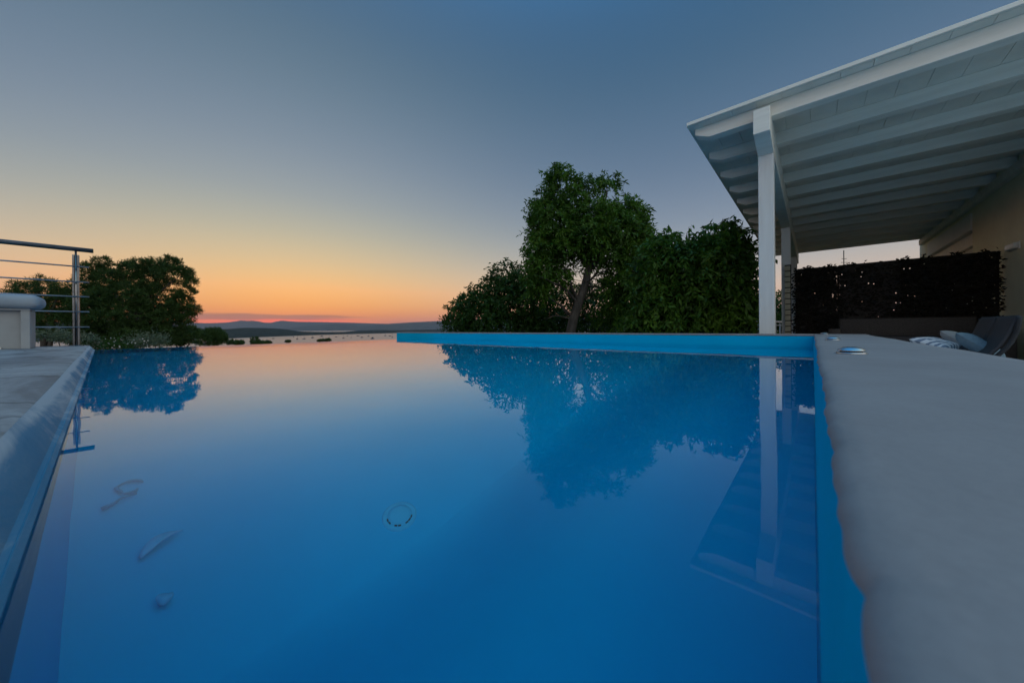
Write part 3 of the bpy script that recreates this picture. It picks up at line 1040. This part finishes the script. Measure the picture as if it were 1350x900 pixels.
# ================================================================== LEFT: RAILING AND DAYBED
rl = thing('steel_railing', 'stainless steel railing with round handrail and five thin bars on the stone deck', 'railing', (-0.33, 5.7, 0.448))
Yr, Xp = 5.70, -0.33
MB().tube([(-3.6, Yr, 1.445), (-0.215, Yr, 1.445)], 0.0225, 16).build('handrail', M['dark_steel'], rl, True)
for z in (1.265, 1.107, 0.956, 0.80, 0.642):
    MB().tube([(-3.6, Yr - 0.025, z), (-0.243, Yr - 0.025, z)], 0.0070, 8).build('bar', M['steel'], rl, True)
for k, x in enumerate((Xp, Xp - 1.4)):
    ps = MB().box(x - 0.023, x - 0.008, Yr - 0.02, Yr + 0.02, 0.446, 1.385, 0.002).box(x + 0.008, x + 0.023, Yr - 0.02, Yr + 0.02, 0.446, 1.385, 0.002).build('post', M['dark_steel'], rl)
    MB().tube([(x, Yr, 0.446), (x, Yr, 1.424)], 0.0078, 10).build('post_core', M['steel'], ps, True)
    MB().lathe((x, Yr, 0.4475), [(0.0, 0.008), (0.04, 0.008), (0.043, 0.0), (0.043, -0.014)], 20).build('foot_plate', M['dark_steel'], ps, True)

db = thing('daybed', 'pale daybed with rounded cushion slab on the stone deck by the railing', 'daybed', (-1.15, 4.98, 0.459))
cb = MB().box(-1.83, -0.461, 4.815, 5.167, 0.787, 0.904, 0.052, 6).build('cushion', M['cushion'], db)
smooth_angle(cb, 60)
MB().box(-0.563, -0.517, 4.858, 5.118, 0.459, 0.772, 0.004).build('side_panel', M['daybed'], db)
MB().box(-1.79, -0.517, 4.858, 5.118, 0.773, 0.787, 0.003).build('top_frame', M['daybed'], db)
MB().box(-1.74, -0.564, 4.90, 4.925, 0.461, 0.772).build('back_panel', M['daybed'], db)
MB().box(-1.79, -1.745, 4.858, 5.118, 0.459, 0.772, 0.004).build('side_panel', M['daybed'], db)
MB().box(-1.69, -0.655, 4.861, 4.889, 0.459, 0.476, 0.002).build('bottom_rail', M['white_wood'], db)


# ================================================================== TREES
def tree(name, label, cat, d, crown, trunk_mb, base, mat, group=None, bark='bark'):
    t = thing(name, label, cat, base, 0, group)
    link('crown', crown, mat, t)
    if trunk_mb:
        smooth_angle(trunk_mb.build('trunk', M[bark], t), 60)
    return t


# tall drooping tree with a bare leaning trunk
MAIN = [(733, 229, 19, 10), (742, 240, 24, 13), (716, 263, 15, 13), (728, 268, 24, 16), (752, 268, 26, 15), (766, 250, 17, 11), (783, 241, 17, 8), (801, 237, 14, 7), (812, 243, 7, 5),
        (785, 282, 32, 17), (824, 272, 21, 14), (836, 284, 17, 16), (735, 295, 36, 24), (772, 306, 42, 22), (812, 303, 40, 28), (841, 312, 17, 24),
        (719, 326, 25, 28), (748, 328, 28, 19), (800, 334, 40, 20), (836, 345, 20, 36), (716, 352, 21, 24), (711, 375, 19, 18), (738, 362, 16, 12),
        (817, 372, 24, 24), (835, 395, 24, 30), (812, 412, 28, 20, .6), (708, 300, 12, 26)]
D = 9.0
cr_main = crown_mesh('crown', [(b[0], b[1], b[2] * (.78 if b[1] < 275 else .9), b[3] * (.74 if b[1] < 275 else .88), *b[4:]) for b in MAIN], D, 4100, 13, 0.115, 0.038, droop=0.6, twig_len=0.27, shell=0.3)
base = W(751, 470, D)
tb = MB()
pts = [W(750, 478, D), W(752, 440, D), W(756, 420, D), W(763, 400, D), W(771, 376, D), W(777, 352, D), W(779, 332, D), (W(776, 300, D))]
tb.tube(pts, [0.17, 0.135, 0.125, 0.115, 0.10, 0.085, 0.065, 0.03], 12)
limbs(pts[5], [W(735, 250, D), W(800, 245, D - .2), W(822, 290, D - .4), W(725, 310, D + .3), W(838, 330, D)], 0.06, mb=tb)
limbs(pts[3], [W(738, 345, D - .3), W(712, 365, D - .5), W(744, 372, D + .5)], 0.04, mb=tb)
limbs(pts[2], [W(700, 380, D), W(724, 392, D - .4), W(716, 420, D - .2)], 0.03, mb=tb)
limbs(pts[4], [W(805, 352, D - .3), W(820, 392, D), W(797, 360, D + .6), W(812, 340, D + .5)], 0.03, mb=tb)
for k in range(46):          # bare inner twigs round the trunk
    s = pts[random.choice((3, 4, 5, 6))]
    e = W(random.uniform(722, 815), random.uniform(335, 400), D + random.uniform(-.7, .7))
    limbs(s, [e], 0.011, wob=0.3, mb=tb)
tree('drooping_tree', 'tallest tree behind the blue wall, drooping leaves over a bare leaning trunk', 'tree', D, cr_main, tb, (base.x, base.y, -0.6), M['leaf_main'], 'trees behind the blue wall')

# darker growth behind the trunk
BACK = [(745, 412, 40, 24), (790, 405, 34, 22), (800, 432, 60, 16), (735, 436, 60, 14), (772, 392, 26, 16), (815, 428, 30, 25), (725, 398, 24, 22)]
c = W(775, 470, 11.5)
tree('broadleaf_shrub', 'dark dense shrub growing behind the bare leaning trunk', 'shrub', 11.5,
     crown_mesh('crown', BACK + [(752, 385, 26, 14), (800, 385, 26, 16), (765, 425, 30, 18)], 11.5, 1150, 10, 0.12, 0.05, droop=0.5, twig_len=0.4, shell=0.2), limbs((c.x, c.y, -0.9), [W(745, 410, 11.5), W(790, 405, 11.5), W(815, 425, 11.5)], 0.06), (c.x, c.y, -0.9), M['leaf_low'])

LOW = [(602, 414, 12, 14), (612, 404, 14, 12), (626, 398, 17, 17), (640, 392, 16, 18), (656, 376, 17, 22), (674, 368, 20, 20), (690, 372, 20, 22), (668, 395, 34, 28), (635, 415, 36, 22), (700, 398, 28, 34), (612, 428, 22, 14), (660, 428, 60, 18), (712, 425, 34, 20)]
c = W(665, 470, 11)
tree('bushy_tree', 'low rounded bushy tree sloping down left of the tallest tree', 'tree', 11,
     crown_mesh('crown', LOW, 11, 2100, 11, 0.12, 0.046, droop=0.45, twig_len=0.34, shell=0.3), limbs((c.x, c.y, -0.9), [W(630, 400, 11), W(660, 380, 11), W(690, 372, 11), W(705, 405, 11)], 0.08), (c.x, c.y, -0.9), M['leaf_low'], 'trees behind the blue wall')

NEAR = [(868, 326, 15, 16), (884, 317, 11, 11), (908, 334, 15, 13), (923, 318, 10, 10), (950, 302, 11, 10), (962, 314, 17, 16), (938, 328, 30, 22), (900, 345, 34, 30), (868, 352, 24, 34), (972, 328, 14, 18), (955, 352, 30, 34), (977, 362, 13, 24),
        (915, 385, 46, 34), (870, 398, 34, 34), (968, 392, 22, 30), (935, 418, 50, 26), (885, 424, 46, 22), (976, 420, 16, 20), (845, 425, 24, 18)]
D2 = 5.8
cr = crown_mesh('crown', [(b[0], b[1], b[2] * .84, b[3] * .84) for b in NEAR], D2, 2500, 11, 0.115, 0.042, droop=0.85, twig_len=0.27, shell=0.35)
c = W(915, 500, D2)
tb = limbs((c.x, c.y, -0.4), [W(890, 330, D2), W(945, 330, D2), W(870, 360, D2), W(965, 370, D2), W(925, 380, D2)], 0.05)
# slender outer sprays reaching towards the post
sp_p, sp_a = [], []
for (x0, y0, x1, y1) in ((965, 305, 990, 314), (972, 330, 993, 348), (975, 345, 996, 372), (975, 362, 999, 385), (978, 378, 1004, 386), (975, 392, 1001, 400), (945, 300, 956, 288), (905, 312, 912, 296)):
    a, e = W(x0, y0, D2), W(x1, y1, D2 - random.uniform(0, .25))
    limbs(a, [e], 0.006, wob=0.2, mb=tb)
    for s in np.linspace(0.1, 1, 11):
        sp_p.append(np.array(a.lerp(e, s)) + rng.normal(size=3) * 0.012)
        sp_a.append(np.array((e - a).normalized()) * 0.5 + np.array((0, 0, -0.8)) + rng.normal(size=3) * 0.35)
t = tree('leafy_tree', 'dense tree of glossy hanging leaves closest to the veranda roof', 'tree', D2, cr, tb, (c.x, c.y, -0.4), M['leaf_near'], 'trees behind the blue wall')
k = len(sp_p)
link('outer_sprays', leaf_mesh('outer_sprays', np.array(sp_p), np.array(sp_a), unit(k), np.full(k, 0.10), np.full(k, 0.034)), M['leaf_near'], t)

HEDGE = [(1005, 415, 40, 30), (1030, 408, 40, 28), (1075, 412, 40, 26), (980, 425, 30, 20), (1050, 425, 60, 22)]
c = W(1025, 470, 17)
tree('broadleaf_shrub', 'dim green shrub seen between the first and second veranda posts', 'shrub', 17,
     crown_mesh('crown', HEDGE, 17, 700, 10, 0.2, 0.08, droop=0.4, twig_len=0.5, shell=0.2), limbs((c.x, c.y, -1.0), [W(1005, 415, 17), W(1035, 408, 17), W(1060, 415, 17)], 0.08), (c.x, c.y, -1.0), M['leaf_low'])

# pines on the left
PINE = [(188, 352, 22, 11), (170, 358, 18, 12), (205, 350, 16, 9), (225, 347, 14, 10), (228, 362, 22, 14), (242, 360, 11, 9), (250, 372, 9, 8), (245, 385, 11, 9), (238, 400, 16, 12), (254, 408, 10, 7), (247, 418, 11, 9),
        (135, 347, 10, 9), (122, 356, 14, 10), (132, 364, 14, 9), (112, 372, 14, 10), (150, 368, 16, 14), (190, 372, 26, 16), (160, 390, 36, 22), (205, 392, 32, 22), (125, 392, 26, 20), (110, 410, 26, 20), (180, 418, 48, 22), (225, 420, 22, 20), (140, 424, 40, 20), (200, 440, 45, 16), (150, 446, 50, 14), (95, 392, 14, 14)]
D3 = 18.0
cr = tuft_mesh('crown', [(b[0], b[1], b[2] * .93, b[3] * .93) for b in PINE], D3, 4300, 22, 0.19, 0.024)
c = W(178, 500, D3)
tb = MB()
tb.tube([W(178, 520, D3), W(176, 460, D3), W(180, 425, D3), W(184, 390, D3), W(188, 356, D3)], [0.22, 0.19, 0.15, 0.11, 0.05], 10)
limbs(W(178, 440, D3), [W(225, 395, D3), W(250, 408, D3), W(130, 400, D3), W(112, 372, D3 + .4), W(235, 365, D3 - .5), W(130, 352, D3 + .3), W(222, 350, D3), W(165, 360, D3 - .4)], 0.09, mb=tb)
tree('pine_tree', 'big spreading dark pine against the sunset, right of the railing', 'pine', D3, cr, tb, (c.x, c.y, c.z), M['needle'], 'pines below the deck')
PINE2 = [(24, 376, 9, 6), (32, 382, 12, 8), (50, 370, 10, 6), (60, 377, 14, 9), (78, 381, 14, 9), (45, 392, 26, 14), (75, 402, 28, 20), (40, 415, 34, 18), (80, 428, 32, 18), (15, 430, 24, 20)]
c = W(55, 500, 16)
cr = tuft_mesh('crown', PINE2, 16, 1050, 20, 0.2, 0.02)
tb = limbs((c.x, c.y, c.z), [W(30, 382, 16), W(55, 376, 16), W(80, 385, 16), W(50, 405, 16)], 0.12)
tree('pine_tree', 'smaller lower pine seen behind the railing bars', 'pine', 16, cr, tb, (c.x, c.y, c.z), M['needle'], 'pines below the deck')

# scrub at the foot of the pines
SCR = [(70, 443, 26, 6), (100, 445, 20, 6), (114, 449, 10, 5)]
c = W(90, 470, 9.4)
tree('deck_shrub', 'speckled leafy shrub behind the foot of the railing post', 'shrub', 9.4, crown_mesh('crown', SCR, 9.4, 240, 10, 0.06, 0.025, droop=0.1, twig_len=0.12, shell=0.3),
     limbs((c.x, c.y, -0.6), [W(70, 440, 9.4), W(100, 442, 9.4)], 0.02), (c.x, c.y, -0.6), M['leaf_grey'])
SCR2 = [(186, 453, 13, 5), (200, 450, 11, 6), (176, 455, 10, 4), (209, 454, 8, 4)]
c = W(195, 475, 10.2)
t = tree('flowering_shrub', 'pale green feathery shrub just past the overflowing pool edge', 'shrub', 10.2, crown_mesh('crown', SCR2, 10.2, 210, 9, 0.07, 0.02, droop=-0.55, twig_len=0.17, shell=0.3),
         limbs((c.x, c.y, -0.9), [W(185, 450, 10.2), W(205, 447, 10.2)], 0.02), (c.x, c.y, -0.9), M['leaf_grey'])
SCR3 = [(140, 456, 16, 6), (160, 458, 14, 5), (125, 458, 12, 6)]
c = W(142, 475, 9.8)
t = tree('flowering_shrub', 'low dark shrub dotted with pale blossoms at the deck corner', 'shrub', 9.8, crown_mesh('crown', SCR3, 9.8, 170, 9, 0.07, 0.03, droop=0.0, twig_len=0.2, shell=0.3),
         limbs((c.x, c.y, -0.9), [W(140, 456, 9.8), W(158, 457, 9.8)], 0.02), (c.x, c.y, -0.9), M['leaf_low'])
k = 46
pp = np.array([list(W(random.uniform(122, 200), random.uniform(446, 459), 9.6)) for _ in range(k)])
link('blossoms', leaf_mesh('blossoms', pp, unit(k) + np.array([0, 0, .6]), unit(k), np.full(k, 0.045), np.full(k, 0.035)), M['petal'], t)

# round trees further down the slope
for blobs, d, lab in (([(240, 443, 14, 10), (250, 438, 9, 8), (232, 448, 14, 8)], 34, 'dark round tree down the slope touching the big pine'),
                      ([(272, 441, 12, 8), (284, 439, 10, 7), (290, 446, 8, 7), (276, 450, 18, 6)], 42, 'dark round tree down the slope standing left of the bay')):
    x = sum(b[0] for b in blobs) / len(blobs)
    c = W(x, 470, d)
    g = ground_z(c.x, c.y)
    tree('round_tree', lab, 'tree', d, tuft_mesh('crown', blobs, d, 500, 16, 0.34, 0.045), limbs((c.x, c.y, g), [W(b[0], b[1], d) for b in blobs[:3]], 0.14), (c.x, c.y, g), M['needle'], 'round trees down the slope')

# small trees in silhouette before the bay
SILH = [(306, 450.5, 6, 3.0, 240, 'low black scrub tree at the left end of the bay'),
        (316, 451.5, 5, 2.6, 210, 'flat low scrub tree left of the tall bushy silhouette'),
        (336, 448.2, 5, 4.4, 230, 'tallest bushy silhouette standing before the bay'),
        (342, 451.5, 8, 2.6, 215, 'low spreading scrub at the foot of the tallest silhouette'),
        (353, 451.0, 4, 1.8, 260, 'small scrub tree right of the tallest silhouette'),
        (424, 448.4, 5, 1.4, 300, 'long flat scrub silhouette just above the pool edge under the headland'),
        (432, 448.0, 4, 1.6, 310, 'small scrub silhouette at the right end of the long flat one'),
        (380, 449.6, 3, 1.2, 280, 'tiny scrub tree before the bay, midway along the water')]
for x, y, rx, ry, d, lab in SILH:
    c = W(x, y + 3, d)
    g = min(ground_z(c.x, c.y), c.z - 1)
    cr = tuft_mesh('crown', [(x, y, rx, ry), (x - rx * .5, y + ry * .5, rx * .7, ry * .7), (x + rx * .4, y + ry * .4, rx * .7, ry * .6)], d, 150, 12, 0.9, 0.3)
    tree('scrub_tree', lab, 'tree', d, cr, limbs((c.x, c.y, g), [W(x, y, d), W(x - rx * .5, y + ry * .4, d)], 0.2), (c.x, c.y, g), M['needle'], 'scrub trees before the bay')

# ================================================================== BOATS ON THE BAY
def boat_mesh(L, mast, hull, cabin=True):
    b = MB()
    w = L * 0.16
    secs = []
    for s, k, zt in ((-0.5, 0.75, 0.10), (-0.3, 0.95, 0.10), (0, 1, 0.10), (0.3, 0.7, 0.12), (0.5, 0.03, 0.15)):
        secs.append([(s * L, -w * k, zt * L), (s * L, -w * k * 0.7, 0.02 * L), (s * L, 0, -0.02 * L), (s * L, w * k * 0.7, 0.02 * L), (s * L, w * k, zt * L), (s * L, 0, zt * L * 1.02), (s * L, -w * k, zt * L)])
    b.grid(secs)
    b.add(secs[0][:5], [(0, 1, 2, 3, 4)])
    if cabin:
        b.box(-0.25 * L, 0.15 * L, -w * 0.55, w * 0.55, 0.10 * L, 0.20 * L, 0.02 * L, 2)
    if mast:
        b.tube([(0.05 * L, 0, 0.1 * L), (0.05 * L, 0, 1.25 * L)], 0.016 * L, 6)
        b.tube([(0.05 * L, 0, 0.24 * L), (-0.4 * L, 0, 0.24 * L)], 0.02 * L, 6)
    return b.mesh('boat')


bm_sail = boat_mesh(12, True, 0)
bm_sail.materials.append(M['boat_backlit'])
bm_motor = boat_mesh(13, False, 0)
bm_motor.materials.append(M['boat_backlit'])
BOATS = [(378, 440.5), (369, 443), (392, 447.2), (401, 446.8), (406, 441.5), (412, 445.4), (434, 446.2), (443, 444.2), (453, 446.0), (463, 445.4), (477, 445.0), (486, 443.4), (508, 442.6), (514, 443.2), (517, 445.0), (424, 443.6), (458, 442.8), (360, 446.6), (387, 444.6), (472, 443.0)]
for i, (x, y) in enumerate(BOATS):
    p = on_z(x, y, SEA_Z)
    o = bpy.data.objects.new('boat', bm_sail if i % 3 != 1 else bm_motor)
    COL.objects.link(o)
    o.location = (p.x, p.y, SEA_Z + 0.1)
    s = random.uniform(1.5, 2.3)
    o.scale = (s, s, s)
    o.rotation_euler.z = random.uniform(0, 6.28)
    tag(o, 'tiny sailing boat with a bare mast moored on the bay' if i % 3 != 1 else 'tiny dark motor boat without a mast moored on the bay', 'boat', 'sailing boats moored on the bay' if i % 3 != 1 else 'motor boats moored on the bay')
p = on_z(491, 446.6, SEA_Z)
sh = thing('ship', 'larger dark boat with tall cabin on the bay left of the blue wall', 'boat', (p.x, p.y, SEA_Z))
hull = boat_mesh(24, False, 0, False)
hull.transform(Matrix.Translation((p.x, p.y, SEA_Z + 0.3)) @ Matrix.Rotation(2.4, 4, 'Z'))
link('hull', hull, M['boat_backlit'], sh)
sup = MB().box(-7, 6, -2.6, 2.6, 2.4, 6.5, 0.3).box(-5, 3, -2.2, 2.2, 6.5, 10.5, 0.3).mesh('cabin')
sup.transform(Matrix.Translation((p.x, p.y, SEA_Z + 0.3)) @ Matrix.Rotation(2.4, 4, 'Z'))
link('cabin', sup, M['boat_backlit'], sh)

# ================================================================== SKY, SUN, HAZE
SUN_AZ = Vector((ray(385, 420).x, ray(385, 420).y, 0)).normalized()
world = bpy.data.worlds.new('World')
S.world = world
world.use_nodes = True
nt = world.node_tree
bg = nt.nodes['Background']
tc = N(nt, 'ShaderNodeTexCoord')
nm = N(nt, 'ShaderNodeVectorMath', operation='NORMALIZE')
nt.links.new(tc.outputs['Generated'], nm.inputs[0])
sx = N(nt, 'ShaderNodeSeparateXYZ')
nt.links.new(nm.outputs[0], sx.inputs[0])


def math_(op, a, b=None, c=None, clamp=False):
    n = N(nt, 'ShaderNodeMath', operation=op)
    n.use_clamp = clamp
    for i, v in enumerate((a, b, c)):
        if v is None:
            continue
        if isinstance(v, (int, float)):
            n.inputs[i].default_value = v
        else:
            nt.links.new(v, n.inputs[i])
    return n.outputs[0]


def sstep(v, a, b):
    n = N(nt, 'ShaderNodeMapRange', interpolation_type='SMOOTHSTEP')
    nt.links.new(v, n.inputs['Value'])
    n.inputs['From Min'].default_value = a
    n.inputs['From Max'].default_value = b
    return n.outputs['Result']


def mixc(f, a, b):
    n = N(nt, 'ShaderNodeMix', data_type='RGBA')
    if isinstance(f, (int, float)):
        n.inputs['Factor'].default_value = f
    else:
        nt.links.new(f, n.inputs['Factor'])
    for k, v in (('A', a), ('B', b)):
        if isinstance(v, tuple):
            n.inputs[k].default_value = (*v, 1)
        else:
            nt.links.new(v, n.inputs[k])
    return n.outputs['Result']


Z = math_('MAXIMUM', sx.outputs['Z'], 0.0)
hz = N(nt, 'ShaderNodeCombineXYZ')
nt.links.new(sx.outputs['X'], hz.inputs[0])
nt.links.new(sx.outputs['Y'], hz.inputs[1])
hn = N(nt, 'ShaderNodeVectorMath', operation='NORMALIZE')
nt.links.new(hz.outputs[0], hn.inputs[0])
dt = N(nt, 'ShaderNodeVectorMath', operation='DOT_PRODUCT')
nt.links.new(hn.outputs[0], dt.inputs[0])
dt.inputs[1].default_value = SUN_AZ
cosd = dt.outputs['Value']
SIDE = Vector((SUN_AZ.y, -SUN_AZ.x, 0))          # to the right of the sunset
ds = N(nt, 'ShaderNodeVectorMath', operation='DOT_PRODUCT')
nt.links.new(hn.outputs[0], ds.inputs[0])
ds.inputs[1].default_value = SIDE
sind = ds.outputs['Value']

SKY_A = [(0.0, (244, 102, 82), 1.3), (0.03, (254, 128, 66), 1.4), (0.065, (254, 160, 84), 1.25), (0.11, (238, 186, 118), 1.1), (0.17, (214, 190, 146), 1.05), (0.24, (183, 181, 160), 1.0), (0.32, (151, 161, 165), 1), (0.42, (126, 142, 158), 1), (0.53, (102, 125, 143), 1), (0.64, (80, 108, 131), 1), (0.8, (48, 92, 134), 1.3), (1.0, (36, 98, 146), 4.2)]
SKY_B = [(0.0, (196, 140, 122), 1.3), (0.06, (210, 168, 140), 1.25), (0.12, (196, 182, 168), 1.1), (0.19, (160, 166, 172), 1), (0.27, (128, 143, 162), 1), (0.38, (100, 122, 147), 1), (0.50, (79, 108, 135), 1), (0.60, (63, 98, 128), 1), (0.74, (50, 92, 132), 1.15), (1.0, (36, 98, 146), 4.2)]
SKY_C = [(0.0, (222, 214, 190), 11.0), (0.1, (226, 224, 206), 10.0), (0.25, (220, 224, 212), 5.6), (0.5, (194, 212, 218), 2.6), (0.75, (120, 162, 186), 2.0), (1.0, (36, 98, 146), 4.2)]  # unseen rear sky and zenith, brightened as added fill for roof and pool
outs = []
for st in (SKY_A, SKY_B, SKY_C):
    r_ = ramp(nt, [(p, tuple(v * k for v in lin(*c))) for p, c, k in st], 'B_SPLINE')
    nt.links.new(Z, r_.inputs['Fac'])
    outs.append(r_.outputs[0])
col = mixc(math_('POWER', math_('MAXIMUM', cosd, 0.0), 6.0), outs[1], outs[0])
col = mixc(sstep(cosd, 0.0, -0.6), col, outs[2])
# streaks of cloud lying over the sunset
nz = N(nt, 'ShaderNodeTexNoise', Scale=9.0, Detail=5, Roughness=0.55)
mp = N(nt, 'ShaderNodeMapping')
mp.inputs['Scale'].default_value = (1, 1, 14)
nt.links.new(nm.outputs[0], mp.inputs['Vector'])
nt.links.new(mp.outputs[0], nz.inputs['Vector'])
ZN = math_('MULTIPLY_ADD', nz.outputs['Fac'], 0.012, math_('SUBTRACT', Z, 0.006))
win_ = math_('MULTIPLY', sstep(sind, -0.42, -0.10), sstep(sind, 0.16, 0.02))
pink = math_('MULTIPLY', math_('MULTIPLY', sstep(ZN, 0.034, 0.022), sstep(sind, -0.30, -0.02)), sstep(sind, 0.20, 0.04))
col = mixc(math_('MULTIPLY', pink, 0.85), col, tuple(1.35 * v for v in lin(255, 96, 80)))
band = math_('MULTIPLY', math_('MULTIPLY', sstep(ZN, 0.0215, 0.0265), sstep(ZN, 0.0400, 0.0345)), win_)
col = mixc(math_('MULTIPLY', band, 0.8), col, lin(158, 106, 100))
tail = math_('MULTIPLY', math_('MULTIPLY', sstep(ZN, 0.0285, 0.0305), sstep(ZN, 0.0350, 0.0330)), math_('MULTIPLY', sstep(sind, 0.0, 0.05), sstep(sind, 0.20, 0.10)))
col = mixc(math_('MULTIPLY', tail, 0.6), col, lin(170, 104, 90))
band2 = math_('MULTIPLY', math_('MULTIPLY', sstep(ZN, 0.012, 0.016), sstep(ZN, 0.025, 0.020)), math_('MULTIPLY', sstep(sind, 0.16, 0.24), sstep(sind, 0.48, 0.36)))
col = mixc(math_('MULTIPLY', band2, 0.35), col, lin(170, 122, 112))
# the physical twilight sky, kept low, under the hand-tuned dusk gradient
sky = N(nt, 'ShaderNodeTexSky', sky_type='NISHITA')
sky.sun_disc = False
sky.sun_elevation = R(1.0)
sky.sun_rotation = math.atan2(SUN_AZ.x, SUN_AZ.y)
sc_ = N(nt, 'ShaderNodeVectorMath', operation='SCALE')
nt.links.new(sky.outputs[0], sc_.inputs[0])
sc_.inputs['Scale'].default_value = 0.01
adv = N(nt, 'ShaderNodeVectorMath', operation='ADD')
nt.links.new(col, adv.inputs[0])
nt.links.new(sc_.outputs[0], adv.inputs[1])
nt.links.new(adv.outputs[0], bg.inputs['Color'])
bg.inputs['Strength'].default_value = 1.0

sl_ = bpy.data.lights.new('sun', 'SUN')
sl_.energy = 0.06
sl_.angle = R(0.5)
sl_.color = (1.0, 0.62, 0.36)
so = bpy.data.objects.new('sun', sl_)
COL.objects.link(so)
sd_ = (SUN_AZ * math.cos(R(-0.6)) + Vector((0, 0, math.sin(R(-0.6)))))   # just set
so.rotation_euler = sd_.to_track_quat('Z', 'Y').to_euler()

HAZE = 2.6e-5
if HAZE:
    hm = bpy.data.materials.new('evening_air')
    hm.use_nodes = True
    hn_ = hm.node_tree
    hn_.nodes.remove(hn_.nodes['Principled BSDF'])
    pv = hn_.nodes.new('ShaderNodeVolumePrincipled')
    pv.inputs['Color'].default_value = (0.72, 0.82, 0.98, 1)
    pv.inputs['Density'].default_value = HAZE
    pv.inputs['Anisotropy'].default_value = 0.5
    hn_.links.new(pv.outputs[0], hn_.nodes['Material Output'].inputs['Volume'])
    o = MB().box(-24500, 24500, -24500, 24500, SEA_Z - 8, 780).build('haze', hm)
    tag(o, kind='stuff')

# ------------------------------------------------------------------ render settings
S.render.engine = 'CYCLES'
S.view_settings.view_transform = 'Standard'
S.view_settings.look = 'None'
S.view_settings.exposure = 0
S.view_settings.gamma = 1
cy_ = S.cycles
cy_.use_denoising = True
cy_.max_bounces = 10
cy_.diffuse_bounces = 4
cy_.glossy_bounces = 4
cy_.transmission_bounces = 8
cy_.volume_bounces = 0
cy_.transparent_max_bounces = 8
cy_.caustics_reflective = False
cy_.caustics_refractive = True
cy_.blur_glossy = 0.2
cy_.sample_clamp_indirect = 6
